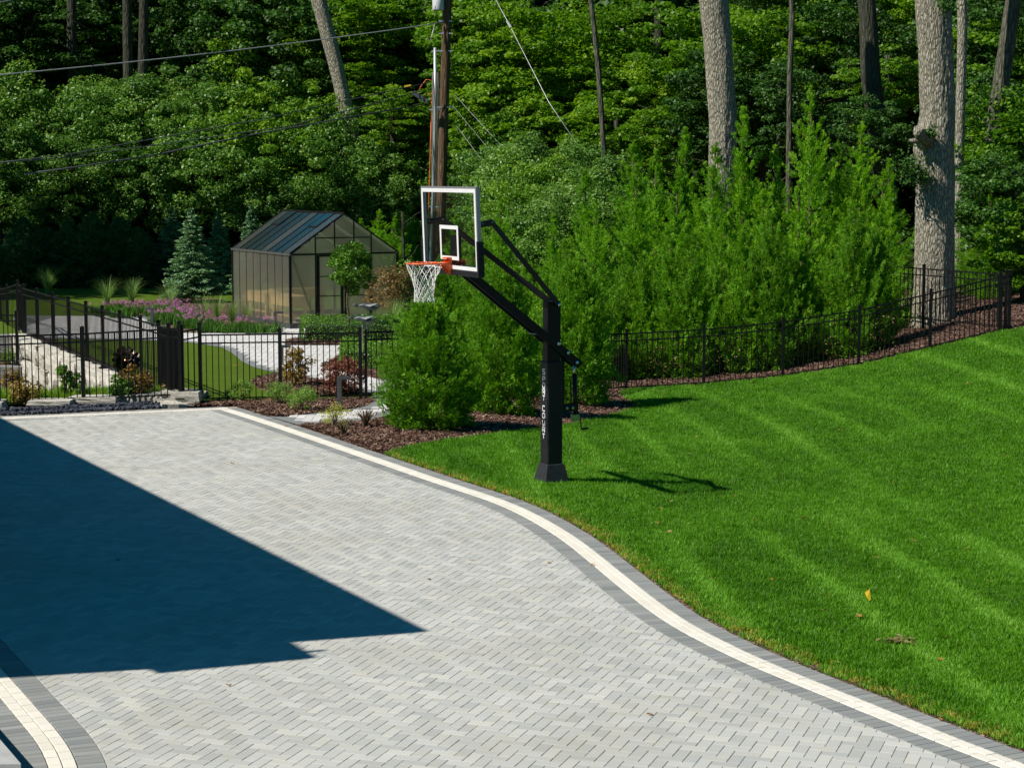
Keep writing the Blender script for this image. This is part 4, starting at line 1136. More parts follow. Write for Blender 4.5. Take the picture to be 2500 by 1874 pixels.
# height actuator with crank
zc0 = hz(1018, 1404, -.37); xk = -.345
m = MB(); m.tube([(xk, 0, zl0 - .03), (xk - .01, 0, zl0 - .2)], .018, 10); m.build('actuator_rod', 'chrome', hoop, smooth=True)
m = MB(); m.tube([(xk - .01, 0, zl0 - .17), (xk - .03, 0, zc0 + .02)], .032, 12); m.tube([(xk + .055, 0, zl0 - .25), (xk + .035, 0, zc0 + .1)], .009, 6); m.build('actuator_tube', 'hoop_black', hoop, smooth=True)
zb2 = hz(995, 1388, -.25)
m = MB(); m.box(-.40, -.035, zb2 - .05, -.1, -.023, zb2 + .055); m.box(-.40, .023, zb2 - .05, -.1, .035, zb2 + .055); m.box(-.19, -.02, zb2, -.15, .02, zl0 + .05); m.build('actuator_bracket', 'hoop_black', hoop)
for nn in (-.22, -.31): m = MB(); sphere(m, (nn, sg * .04, zb2), .024, 8, 5, (1, .6, 1)); m.build('bolt', 'chrome', hoop)
m = MB(); m.box(xk - .075, -.04, zc0 - .045, xk + .03, .04, zc0 + .04); m.build('gear_box', 'lime_label', hoop)
zc1 = hz(1047, 1425, -.45)
m = MB(); m.tube([(xk - .07, 0, zc0), (xk - .10, 0, zc0 - .01), (xk - .12, 0, zc1), (xk - .125, 0, zc1)], .009, 6); m.tube([(xk - .12, 0, zc1 + .0), (xk - .235, 0, zc1 + .005)], .014, 6); m.build('crank', 'hoop_black', hoop)

# ============================================================ GREENHOUSE
gC = G(710, 804, 0.0)
sd = Vector((-.469, .883, 0)); fd = Vector((.883, .469, 0))
LS, LF = 4.53, 3.2
gh = thing('greenhouse', gC, 'black framed greenhouse with cloudy polycarbonate panes and gable roof behind the garden path', 'greenhouse')
gh.rotation_euler = (0, 0, math.atan2(fd.y, fd.x))       # local x along the front, y along the side
ZS = 0.16; ZE = 2.03; ZR = 3.12; TF = .045
def frame(a, b, w=.035, h=None, name='frame_bar', mat='black_metal', par=None): m = MB(); m.bar(a, b, w, h); return m.build(name, mat, par or gh)
m = MB(); m.box(-.03, -.03, 0, LF + .03, .02, ZS); m.box(-.03, LS - .02, 0, LF + .03, LS + .03, ZS); m.box(-.03, .02, 0, .02, LS - .02, ZS); m.box(LF - .02, .02, 0, LF + .03, LS - .02, ZS); m.build('base_sill', 'sill_metal', gh)
N8 = 8
for sx in (0, LF):
    for i in range(N8 + 1):
        y = LS * i / N8; frame((sx, y, ZS), (sx, y, ZE), .022 if 0 < i < N8 else .06)
    for i in range(N8):
        m = MB(); m.box(sx - .005, LS * i / N8 + .012, ZS, sx + .005, LS * (i + 1) / N8 - .012, ZE); m.build('wall_pane', 'polycarb', gh)
    frame((sx, -.06, ZE), (sx, LS + .06, ZE), .075, .05, 'gutter', 'gutter_metal'); 
for sx, xx in ((0, -1), (LF, 1)):
    a = Vector((sx, 0, ZE + .02)); b = Vector((LF / 2, 0, ZR)); dv = (b - a)
    nrm = Vector((-dv.z, 0, dv.x)).normalized();  nrm = nrm if nrm.z > 0 else -nrm
    for i in range(N8 + 1):
        o = Vector((0, LS * i / N8, 0)); frame(a + o + nrm * .014, b + o + nrm * .014, .03 if 0 < i < N8 else .06, .03, 'rafter')
    for i in range(N8):
        y0 = LS * i / N8 + .012; y1 = LS * (i + 1) / N8 - .012; m = MB()
        a1 = a + nrm * .006; b1 = b + nrm * .006
        m.hexa([a1 + Vector((0, y0, 0)), b1 + Vector((0, y0, 0)), b1 + Vector((0, y1, 0)), a1 + Vector((0, y1, 0)), a1 + Vector((0, y0, 0)) + nrm * .01, b1 + Vector((0, y0, 0)) + nrm * .01, b1 + Vector((0, y1, 0)) + nrm * .01, a1 + Vector((0, y1, 0)) + nrm * .01])
        m.build('roof_pane', 'polycarb_blue' if i in (1, 2, 4, 5, 6) else 'polycarb_roof', gh)
    # roof vents
    for i in (1, 6):
        o0 = a + dv * .64 + nrm * .03; o1 = b + nrm * .02; y0 = LS * i / N8; y1 = LS * (i + 1) / N8
        m = MB()
        for p, q in (((o0, y0), (o1, y0)), ((o0, y1), (o1, y1)), ((o0, y0), (o0, y1))):
            m.bar(p[0] + Vector((0, p[1], 0)), q[0] + Vector((0, q[1], 0)), .03)
        v = m.build('roof_vent', 'black_metal', gh)
        m = MB(); m.hexa([o0 + Vector((0, y0 + .015, 0)), o1 + Vector((0, y0 + .015, 0)), o1 + Vector((0, y1 - .015, 0)), o0 + Vector((0, y1 - .015, 0)), o0 + Vector((0, y0 + .015, .012)), o1 + Vector((0, y0 + .015, .012)), o1 + Vector((0, y1 - .015, .012)), o0 + Vector((0, y1 - .015, .012))]); m.build('vent_pane', 'polycarb_blue', v)
frame((LF / 2, -.07, ZR + .02), (LF / 2, LS + .07, ZR + .02), .09, .05, 'ridge_cap')
xd0, xdm, xd1 = LF * .232, LF * .49, LF * .752
def zroof(x): return ZE + (ZR - ZE) * (1 - abs(x - LF / 2) / (LF / 2))
for fy in (0, LS):
    frame((0, fy, ZE), (LF, fy, ZE), .045)
    for x in (xd0, xd1): frame((x, fy, ZS), (x, fy, zroof(x)), .03)
    for x in (LF * .41, LF * .59): frame((x, fy, ZE), (x, fy, zroof(x)), .028)
    frame((xd0 - .0, fy, ZE + .44), (xd1 + .0, fy, ZE + .44), .026)
    def gp(name, pts):
        m = MB(); n = len(pts); P = [(x, fy - .005, z) for x, z in pts] + [(x, fy + .005, z) for x, z in pts]
        m.poly(P, [tuple(range(n)), tuple(range(2 * n - 1, n - 1, -1))] + [(k, k + n, (k + 1) % n + n, (k + 1) % n) for k in range(n)]); m.build(name, 'polycarb', gh)
    e_ = .02
    gp('front_pane', [(e_, ZS), (xd0 - e_, ZS), (xd0 - e_, ZE - e_), (e_, ZE - e_)])
    gp('front_pane', [(xd1 + e_, ZS), (LF - e_, ZS), (LF - e_, ZE - e_), (xd1 + e_, ZE - e_)])
    for xa, xb in ((.1, xd0 - e_), (xd0 + e_, LF * .41 - e_), (LF * .41 + e_, LF * .59 - e_), (LF * .59 + e_, xd1 - e_), (xd1 + e_, LF - .1)):
        pl = [(xa, ZE + e_), (xb, ZE + e_), (xb, zroof(xb) - .03)] + ([(LF / 2, ZR - .03)] if xa < LF / 2 < xb else []) + [(xa, zroof(xa) - .03)]
        gp('gable_pane', pl)
# double door
for (xa, xb) in ((xd0, xdm), (xdm, xd1)):
    dr = mobj('door', MB().box(xa + .02, -.05, ZS - .02, xa + .10, -.012, ZE - .03).box(xb - .10, -.05, ZS - .02, xb - .02, -.012, ZE - .03).box(xa + .1, -.05, ZE - .07, xb - .1, -.012, ZE - .03).box(xa + .1, -.05, ZS - .02, xb - .1, -.012, ZS + .05).mesh('door', 'black_metal'), gh)
    for z in (.88, 1.42): frame((xa + .1, -.03, z), (xb - .1, -.03, z), .022, None, 'door_rail', par=dr)
    m = MB(); m.box(xa + .1, -.034, ZS + .05, xb - .1, -.026, ZE - .07); m.build('door_pane', 'polycarb', dr)
for (xa, xb, za, zb) in ((0.05, xd0 - .03, ZE - .08, ZS + .04), (LF - .05, xd1 + .03, ZE - .08, ZS + .04)): frame((xa, .02, za), (xb, .02, zb), .018, .03, 'brace')
frame((0.02, LS * .62, ZS), (0.02, LS * .75, ZE), .01, None, 'brace'); frame((.02, LS * .12, ZE), (.02, LS * .25, ZS), .01, None, 'brace')
# potting benches inside: things of their own
def bench(x0, y0, x1, y1, label, z=.86):
    c = gh.matrix_basis @ Vector((0, 0, 0))
    t = thing('potting_bench', gh.location, label, 'bench', 'wooden benches inside the greenhouse'); t.rotation_euler = gh.rotation_euler
    m = MB(); m.box(x0, y0, z - .03, x1, y1, z); m.build('bench_top', 'shelf_wood', t)
    m = MB(); m.box(x0 + .02, y0 + .02, z - .28, x0 + .05, y1 - .02, z - .031); m.box(x1 - .05, y0 + .02, z - .28, x1 - .02, y1 - .02, z - .031); m.box(x0 + .051, y0 + .02, z - .28, x1 - .051, y0 + .05, z - .031); m.build('bench_apron', 'shelf_wood', t)
    for a, b in ((x0 + .06, y0 + .06), (x1 - .14, y0 + .06), (x0 + .06, y1 - .14), (x1 - .14, y1 - .14)): m = MB(); m.box(a, b, .0, a + .08, b + .08, z - .031); m.build('leg', 'shelf_wood', t)
    m = MB(); m.box(x0 + .05, y0 + .05, .3, x1 - .05, y1 - .05, .33); m.build('lower_shelf', 'shelf_wood', t)
bench(.12, .45, .75, 1.9, 'pale wooden bench seen through the left greenhouse wall, nearest the door')
bench(.12, 2.3, .75, 3.75, 'pale wooden bench deep inside the greenhouse by the left wall')
bench(1.0, 3.7, 2.6, 4.3, 'long pale wooden bench across the back of the greenhouse')
m = MB(); m.box(.03, .03, 0, LF - .03, LS - .03, .025); m.build('floor', 'path_floor', gh)

# ============================================================ UTILITY POLES AND WIRES
pb = DP(1071, 706, 70.5); pb.z = 0.0; ptop = DP(1094, -60, 70.5)
up = thing('utility_pole', pb, 'tall brown wooden utility pole leaning slightly right behind the backboard', 'utility pole')
m = MB(); dv = ptop - pb; m.tube([dv * t for t in (0, .25, .5, .75, 1, 1.35)], [.185, .18, .172, .165, .158, .145], 20); m.build('pole', 'pole_wood', up, smooth=True)
tr = DP(1070, 26, 70.3) - pb
m = MB(); m.tube([tr + Vector((0, 0, .0)), tr + Vector((0, 0, .03)), tr + Vector((0, 0, 1.0))], [.2, .21, .21], 20); m.build('transformer', 'transformer', up, smooth=True)
for yy in (52, 82, 125, 262):
    q = DP(1088, yy, 70.4) - pb; m = MB(); m.bar(q + Vector((-.5 if yy > 100 else -.25, -.02, 0)), q + Vector((.24, -.02, 0)), .03, .05); m.build('cross_bracket', 'galv', up)
p2 = DP(1062, 706, 71.2); p2.z = 0
up2 = thing('utility_pole', p2, 'shorter grey weathered pole just left of the tall brown pole', 'utility pole')
dv2 = DP(1064, 177, 71.2) - p2; m = MB(); m.tube([dv2 * t for t in (0, .5, 1)], [.16, .15, .14], 16); m.build('pole', 'pole_grey', up2, smooth=True)
p3 = DP(1050, 706, 70.2); p3.z = 0
up3 = thing('conduit_pipe', p3, 'galvanised steel conduit pipe standing left of the wooden utility poles', 'pipe')
m = MB(); pts = [DP(x, y, 70.0) - p3 for x, y in ((1050, 706), (1051, 640), (1052, 600), (1059, 430), (1063, 250), (1062, 117))]; m.tube(pts, .055, 10); m.build('pipe', 'galv', up3, smooth=True)
for yy in (268, 505): q = DP(1058, yy, 70.0) - p3; m = MB(); m.bar(q + Vector((-.18, 0, 0)), q + Vector((.25, 0, 0)), .03, .05); m.build('strap', 'galv', up3)
def wire(name, pts, r, mat, label, cat='wire', sag=0.0, n=14, grp=None):
    P = [DP(*p) for p in pts]
    if len(P) == 2:
        a, b = P; P = [a.lerp(b, t) - Vector((0, 0, sag * 4 * t * (1 - t))) for t in np.linspace(0, 1, n)]
    m = MB(); m.tube([p - P[0] for p in P], r, 6); o = m.build(name, mat, None, smooth=True); o.location = P[0]; tag(o, label, cat, grp); return o
wire('overhead_wire', [(1077, 56, 70.3), (-60, 188, 62)], .022, 'wire_light', 'pale overhead wire from the brown pole to the upper left', sag=.12)
wire('overhead_wire', [(-60, 20, 60), (110, -18, 64)], .02, 'wire_light', 'pale overhead wire crossing the top left corner')
wire('overhead_cable', [(1040, 203, 70), (640, 291, 67), (160, 378, 62), (-60, 404, 60)], .018, 'wire_dark', 'highest of the three dark cables left of the poles')
wire('overhead_cable', [(1030, 222, 70), (700, 309, 67), (160, 385, 62), (-60, 402, 60)], .018, 'wire_dark', 'middle of the three dark cables left of the poles')
wire('overhead_cable', [(1035, 254, 70), (600, 332, 66), (370, 380, 64), (185, 408, 62), (60, 425, 61)], .028, 'wire_dark', 'thick lowest dark cable left of the poles')
wire('guy_wire', [(1205, -10, 68), (1243, 60, 67.5), (1340, 250, 65.5), (1436, 392, 64)], .013, 'wire_light', 'long guy wire slanting down right from the top edge')
m = MB(); q = DP(1242, 58, 67.4); m.tube([Vector((-.07, 0, .1)), Vector((.07, 0, -.12))], [.035, .05], 8); o = m.build('insulator', 'white_paint'); o.location = q; tag(o, 'white insulator on the long slanting guy wire', 'insulator')
wire('guy_wire', [(1110, 232, 70), (1310, 450, 65)], .007, 'wire_light', 'upper thin guy wire right of the brown pole')
wire('guy_wire', [(1105, 258, 70), (1240, 420, 66), (1300, 500, 65)], .006, 'wire_light', 'middle thin guy wire right of the brown pole')
wire('guy_wire', [(1115, 308, 70), (1260, 505, 65)], .008, 'wire_light', 'lowest guy wire behind the backboard top')
wire('hanging_wire', [(1054, 232, 70.1), (1050, 400, 70.1), (1046, 520, 70.1), (1045, 640, 70.1)], .02, 'wire_orange', 'orange cable running down beside the steel conduit pipe')
wire('hanging_wire', [(1056, 196, 70), (1040, 195, 70), (1027, 212, 70), (1023, 222, 70)], .016, 'wire_orange', 'orange cable loop above the black splice case')
wire('hanging_wire', [(1060, 225, 70), (1050, 231, 70), (1038, 231, 70)], .016, 'wire_orange', 'short orange cable touching the splice case')
wire('hanging_wire', [(1062, 58, 70), (1052, 95, 70), (1044, 117, 70)], .013, 'wire_light', 'loose pale wire hanging below the overhead line')
wire('hanging_wire', [(1046, -5, 70), (1034, 20, 70), (1032, 42, 70)], .012, 'wire_dark', 'thin dark wire curling left of the transformer')
o = MB().bar((-.27, 0, .17), (.24, 0, -.17), .14, .16).build('splice_case', 'wire_dark'); o.location = DP(1027, 237, 70); tag(o, 'black cable splice case hanging left of the poles', 'splice case')
o = MB().bar((-.12, 0, -.02), (.12, 0, .02), .06, .06).build('cable_marker', 'yellow_tag'); o.location = DP(995, 210, 69.9); tag(o, 'small yellow marker sleeve on the top dark cable', 'cable marker')
# ============================================================ PLANTS
def rs(seed): return np.random.RandomState(seed)
def unit(v): return v / (np.linalg.norm(v, axis=1, keepdims=True) + 1e-9)
def quads(C, N, s, asp, rng, name, mat, tint, fold=0.0, D=None):
    """leaf quads (pointed diamonds) centred at C with normal N, length s"""
    n = len(C); N = unit(N)
    if D is None:
        D = rng.normal(size=(n, 3))
    D = unit(D - N * (D * N).sum(1, keepdims=True)); W = np.cross(N, D)
    s = s[:, None]
    a = C - D * s * .5; b = C + W * s * asp * .5 + N * s * fold; c = C + D * s * .5; d = C - W * s * asp * .5 + N * s * fold
    V = np.stack([a, b, c, d], 1).reshape(-1, 3)
    F = np.arange(4 * n).reshape(n, 4)
    return mesh_np(name, V, F, M[mat], tint)
def clump_leaves(rng, R, nclump, per, cr, flat=1.0, shell=(.55, 1.0), upw=.8, outw=.7, rnd=.8, bottom=-1.0, hollow=True):
    """leaf positions in rounded clumps spread through an ellipsoid R; centre at origin"""
    C = []; N = []; T = []
    k = 0
    while k < nclump:
        d = rng.normal(size=3); d /= np.linalg.norm(d)
        if d[2] < bottom: continue
        r = rng.uniform(*shell) ** .6
        c = d * R * r; k += 1
        m = int(per * rng.uniform(.6, 1.4)); c_r = cr * rng.uniform(.6, 1.35)
        u = rng.normal(size=(m, 3)); u /= np.linalg.norm(u, axis=1, keepdims=True)
        rad_ = rng.uniform(.35, 1.0, size=(m, 1)) ** .5
        p = c + u * rad_ * c_r * np.array([1, 1, flat])
        C.append(p); N.append(u * outw + np.array([0, 0, upw]) + rng.normal(size=(m, 3)) * rnd)
        T.append(np.clip(rng.normal(.5, .2, size=m) + rng.normal(0, .15), 0, 1))
    return np.concatenate(C), np.concatenate(N), np.concatenate(T)
def trunk_mesh(name, h, r0, r1, mat, seed, limbs=7, lean=(0, 0), start=.35, spread=1.8, sides=10):
    r = random.Random(seed); m = MB()
    pts = []; n = 9
    for i in range(n + 1):
        t = i / n; pts.append(Vector((lean[0] * t + .08 * math.sin(3 * t + seed) * h * .1, lean[1] * t + .08 * math.cos(2.3 * t + seed) * h * .1, h * t)))
    m.tube(pts, [r0 * 1.35] + [r0 + (r1 - r0) * (i / n) for i in range(1, n + 1)], sides)
    for k in range(limbs):
        t = start + (1 - start) * (k + r.random()) / limbs; b = pts[min(n, int(t * n))]; a = r.uniform(0, 6.28)
        L = spread * (1.15 - t * .5) * r.uniform(.7, 1.2); rr = r0 * .33 * (1.2 - t * .7)
        q = [b, b + Vector((math.cos(a) * L * .4, math.sin(a) * L * .4, L * .28)), b + Vector((math.cos(a + .3) * L * .8, math.sin(a + .3) * L * .8, L * .5)), b + Vector((math.cos(a + .2) * L * 1.2, math.sin(a + .2) * L * 1.2, L * .6))]
        m.tube(q, [rr, rr * .75, rr * .45, rr * .15], 6)
    return m.mesh(name, mat, smooth=True)
# ---- arborvitae: fans of flat sprays on a cone
def thuja_mesh(seed, H, Rr, nf, mat='thuja', top=1.0, loose=1.0, size=.16, per=6):
    rng = rs(seed)
    t = rng.uniform(0.0, 1.0, nf) ** 1.15                 # height fraction
    prof = np.where(t < .22, .72 + .28 * (t / .22) ** .7, (1 - (np.clip(t - .22, 0, .78) / .78) ** 1.5) ** 0.8)
    prof = np.maximum(prof, .035)
    a = rng.uniform(0, 2 * math.pi, nf)
    lob = 1 + .15 * np.sin(a * 5 + seed + t * 9) + .13 * np.sin(a * 9 - t * 17 + seed * 2) + .14 * np.sin(t * 31 + a * 3 + seed)
    rr = Rr * prof * lob * rng.uniform(.5, 1.12, nf) ** .5
    base = np.stack([rr * np.cos(a), rr * np.sin(a), t * H], 1)
    out = np.stack([np.cos(a), np.sin(a), np.zeros(nf)], 1)
    up = np.array([0, 0, 1.0])
    dirn = unit(out * (.75 - .55 * t[:, None]) + up * (.62 + .75 * t[:, None] ** 3) + rng.normal(size=(nf, 3)) * .33 * loose)
    side = unit(np.cross(dirn, out + rng.normal(size=(nf, 3)) * .75))
    L = size * rng.uniform(.6, 1.35, nf) * (1.05 - .35 * t)
    C = []; D = []; S = []; T = []; tb = np.clip(rng.normal(.45, .28, nf) + .12 * np.sin(a * 3 + seed), 0, 1)
    nrm = np.cross(dirn, side)
    for k in range(per):
        f = (k + .5) / per; sgn = 1 if k % 2 else -1
        org_ = base + dirn * (L * f * .75)[:, None]
        d = unit(dirn * 1.0 + side * sgn * (.75 - .35 * f) + rng.normal(size=(nf, 3)) * .12 - up * .15 * (1 - f))
        l = L * (.62 - .3 * f) * rng.uniform(.8, 1.2, nf)
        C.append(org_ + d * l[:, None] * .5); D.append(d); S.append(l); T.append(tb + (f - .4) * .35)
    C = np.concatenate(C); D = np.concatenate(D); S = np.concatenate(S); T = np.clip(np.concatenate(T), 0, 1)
    N = np.tile(nrm, (per, 1)) + rng.normal(size=(len(C), 3)) * .35
    return quads(C, N, S, .30, rng, 'foliage', mat, T, .04, D)
def plume_mesh(seed, H, Rr, nb, per_b, mat, size=.2, up0=.55, wid=.17, ragged=.28, quad=5, cone=0, asp=.3):
    """arborvitae built of many separate plumes (branches) with flat fans along them"""
    rng = rs(seed); t = rng.uniform(.02, 1, nb) ** 1.1
    prof = np.where(t < .2, .74 + .26 * (t / .2) ** .7, (1 - (np.clip(t - .2, 0, .8) / .8) ** 1.35) ** .85)
    if cone: prof = np.where(t < .12, .8 + .2 * t / .12, (1 - (t - .12) / .88) ** .9)
    a = rng.uniform(0, 2 * math.pi, nb); L = Rr * np.maximum(prof, .02 if cone else .06) * (1 + rng.uniform(-ragged, ragged * 1.1, nb)) * (1 + .1 * np.sin(a * 3 + seed + t * 7))
    out = np.stack([np.cos(a), np.sin(a), np.zeros(nb)], 1)
    rise = L * (up0 + .9 * t ** 2) * rng.uniform(.7, 1.4, nb); tips = out * L[:, None]; tips[:, 2] = np.minimum(t * H + rise * .55, H * 1.01)
    root = out * (L * .12)[:, None]; root[:, 2] = np.maximum(.02, t * H - rise * .45)
    tb = np.clip(rng.normal(.46, .2, nb), 0, 1)
    idx = np.repeat(np.arange(nb), per_b); n = len(idx); s = rng.uniform(.25, 1, n) ** .7
    bd = tips - root; bl = np.linalg.norm(bd, axis=1, keepdims=True); bdn = bd / (bl + 1e-9)
    side = unit(np.cross(bdn, np.array([0, 0, 1.0]) + rng.normal(size=(nb, 3)) * .5))
    nrm = np.cross(bdn, side)
    tk = (1 - .72 * t[idx]) if cone else 1.0
    w = wid * (1.15 - .75 * s) * rng.uniform(-1, 1, n) * tk
    P = root[idx] + bd[idx] * s[:, None] + side[idx] * w[:, None] + nrm[idx] * (rng.normal(size=n) * wid * .33 * tk)[:, None]
    D0 = unit(bdn[idx] + side[idx] * (w / wid * .7)[:, None] + rng.normal(size=(n, 3)) * .28 + np.array([0, 0, .12]))
    Ls = size * rng.uniform(.55, 1.2, n) * (1.1 - .3 * s) * ((1 - .5 * t[idx]) if cone else 1.0)
    C = []; D = []; S = []; T = []; fan = unit(np.cross(D0, nrm[idx] + rng.normal(size=(n, 3)) * .5))
    for k in range(quad):
        f = (k + .5) / quad; sg_ = 1 if k % 2 else -1
        d = unit(D0 + fan * sg_ * (.8 - .4 * f) + rng.normal(size=(n, 3)) * .12); l = Ls * (.66 - .3 * f)
        C.append(P + D0 * (Ls * f * .7)[:, None] + d * l[:, None] * .5); D.append(d); S.append(l)
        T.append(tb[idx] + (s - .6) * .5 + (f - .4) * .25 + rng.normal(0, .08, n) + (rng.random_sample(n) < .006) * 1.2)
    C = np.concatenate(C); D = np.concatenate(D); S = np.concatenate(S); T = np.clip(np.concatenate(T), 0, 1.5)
    keep = C[:, 2] > 0.0
    N = np.tile(np.cross(D0, fan), (quad, 1)) + rng.normal(size=(len(C), 3)) * .3
    # bare leader with a few sprays
    return quads(C[keep], N[keep], S[keep], asp, rng, 'foliage', mat, T[keep], .04, D[keep])
def stem(name, h, r, mat='bark_brown', n=1, spread=.0, seed=1):
    m = MB(); rr = random.Random(seed)
    for k in range(n):
        a = rr.uniform(0, 6.28); s = spread * rr.uniform(.5, 1)
        m.tube([(0.03 * math.cos(a), .03 * math.sin(a), -.05), (s * .5 * math.cos(a), s * .5 * math.sin(a), h * .5), (s * math.cos(a), s * math.sin(a), h)], [r, r * .7, r * .25], 6)
    return m.mesh(name, mat, smooth=True)
def join_me(name, ms):
    V = []; F = []; T = []; o = 0
    for me in ms:
        v = np.empty(len(me.vertices) * 3, np.float32); me.vertices.foreach_get('co', v); f = np.empty(len(me.loops), np.int32); me.loops.foreach_get('vertex_index', f)
        t = np.empty(len(me.polygons), np.float32); me.attributes['tint'].data.foreach_get('value', t)
        V.append(v.reshape(-1, 3)); F.append(f.reshape(-1, 4) + o); T.append(t); o += len(me.vertices)
    r = mesh_np(name, np.concatenate(V), np.concatenate(F), ms[0].materials[0], np.concatenate(T))
    for me in ms: bpy.data.meshes.remove(me)
    return r
TH_ = []
for s, (H, Rr, nf) in enumerate([(2.9, .66, 5200), (3.3, .72, 5600), (5.6, 1.0, 9000), (6.2, 1.1, 9500)]):
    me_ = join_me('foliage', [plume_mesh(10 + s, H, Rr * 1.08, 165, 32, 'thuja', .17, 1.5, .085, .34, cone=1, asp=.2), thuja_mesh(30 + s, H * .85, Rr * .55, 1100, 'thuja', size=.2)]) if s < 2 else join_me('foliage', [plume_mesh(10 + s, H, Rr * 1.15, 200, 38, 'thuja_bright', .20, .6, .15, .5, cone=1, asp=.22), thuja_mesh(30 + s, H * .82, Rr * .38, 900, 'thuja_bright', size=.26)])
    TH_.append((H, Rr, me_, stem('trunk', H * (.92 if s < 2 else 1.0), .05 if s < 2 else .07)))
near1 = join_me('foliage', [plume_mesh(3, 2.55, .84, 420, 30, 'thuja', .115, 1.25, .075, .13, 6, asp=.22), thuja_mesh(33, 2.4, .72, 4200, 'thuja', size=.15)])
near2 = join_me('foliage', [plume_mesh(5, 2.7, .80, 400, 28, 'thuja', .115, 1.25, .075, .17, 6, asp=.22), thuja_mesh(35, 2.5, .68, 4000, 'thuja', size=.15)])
near_st = stem('trunk', 2.2, .05, n=3, spread=.2)
def plant(name, loc, label, cat, foliage, st=None, group=None, scale=1.0, rz=0.0, part='foliage', spart='trunk'):
    t = thing(name, loc, label, cat, group, rz); t.scale = scale if hasattr(scale, '__len__') else (scale,) * 3
    f = bpy.data.objects.new(part, foliage); link(f, t)
    if st is not None: link(bpy.data.objects.new(spart, st), t)
    return t
# three big ones this side of the fence
def at_px(xc, yb, dz=0.0): return GT(xc, yb, dz)
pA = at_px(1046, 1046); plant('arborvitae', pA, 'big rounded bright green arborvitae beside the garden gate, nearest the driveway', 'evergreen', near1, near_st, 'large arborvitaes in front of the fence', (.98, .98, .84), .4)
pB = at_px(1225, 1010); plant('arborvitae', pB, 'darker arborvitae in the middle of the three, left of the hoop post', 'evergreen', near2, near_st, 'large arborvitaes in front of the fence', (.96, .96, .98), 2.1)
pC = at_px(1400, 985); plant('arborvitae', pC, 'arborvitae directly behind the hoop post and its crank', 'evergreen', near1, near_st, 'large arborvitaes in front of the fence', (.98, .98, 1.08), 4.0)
gA = 'arborvitaes planted in a screen behind the fence'
labA = 'bright green arborvitae standing in the dense screen behind the sloping black fence'
rr = random.Random(21)
def put_thuja(x, dep, ytop, kind, label=labA, group=gA, wide=1.0):
    H, Rr, me, st = TH_[kind]; q = DP(x, 500, dep); b = Vector((q.x, dep, gz(q.x, dep) - .05))
    top = DP(x, ytop, dep).z; s = max(.5, (top - b.z) / H)
    sw = s ** .5 * wide
    return plant('arborvitae', b, label, 'evergreen', me, st, group, (sw * rr.uniform(.92, 1.1), sw * rr.uniform(.92, 1.1), s), rr.uniform(0, 6.28))
for i, x in enumerate(range(1085, 2180, 62)):
    put_thuja(x + rr.uniform(-14, 14), 45.0 + rr.uniform(-.3, .6) + (x > 2100) * .5, rr.uniform(545, 670) - (x - 1085) * .05, i % 2)
for i, x in enumerate(range(1130, 2200, 104)):
    put_thuja(x + rr.uniform(-18, 18), 47.6 + rr.uniform(-.5, .5), rr.uniform(430, 540) - 25 * (x > 1500), 2 + i % 2, wide=.82)
SPL = {1977: 'tallest arborvitae of the screen, its spire midway between the two big grey trunks', 1812: 'tall arborvitae spire just right of the straight grey trunk', 1672: 'arborvitae spire just left of the straight grey trunk', 1545: 'loose arborvitae top farthest left among the tall spires',
       2099: 'tall arborvitae spire just left of the massive oak', 1745: 'arborvitae top right in front of the straight grey trunk', 2168: 'arborvitae touching the left side of the massive oak', 2385: 'arborvitae right of the massive oak above the fence corner', 2420: 'shorter arborvitae at the fence corner by the right edge'}
for (x, yt, dep) in [(1430, 420, 50), (1545, 345, 50.5), (1600, 372, 50), (1672, 318, 50.5), (1745, 350, 50), (1812, 268, 50), (1890, 360, 50.5), (1977, 214, 50), (2045, 345, 50.5), (2099, 300, 50), (2168, 392, 49.5), (2385, 480, 52), (2420, 560, 50)]:
    put_thuja(x, dep, yt, 2 + (int(x) % 2), label=SPL.get(x, labA), wide=.9)
for i, (x, yt, dep) in enumerate([(880, 545, 62.5), (925, 520, 63), (965, 530, 62), (1000, 505, 73), (1050, 520, 74), (1110, 500, 73), (1175, 515, 60), (1185, 600, 54), (1225, 560, 53)]):
    put_thuja(x, dep, yt, 2 + i % 2, 'bright arborvitae behind the greenhouse, below the utility poles', 'arborvitaes between greenhouse and poles', .95)
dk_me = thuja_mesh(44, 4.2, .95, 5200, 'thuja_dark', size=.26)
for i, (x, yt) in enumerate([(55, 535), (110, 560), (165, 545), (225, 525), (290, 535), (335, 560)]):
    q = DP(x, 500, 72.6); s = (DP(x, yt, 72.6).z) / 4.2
    plant('dark_arborvitae', Vector((q.x, 72.6, 0)), ['leftmost dark shaded arborvitae at the back of the turf', 'dark arborvitae second from the left at the back of the turf', 'dark arborvitae third from the left at the back of the turf', 'dark arborvitae fourth from the left at the back of the turf', 'dark arborvitae fifth from the left at the back of the turf', 'rightmost dark shaded arborvitae, nearest the spruces'][i], 'evergreen', dk_me, TH_[0][3], 'shaded arborvitaes at the back of the turf', (1, 1, s * 1.0), i * 1.3)
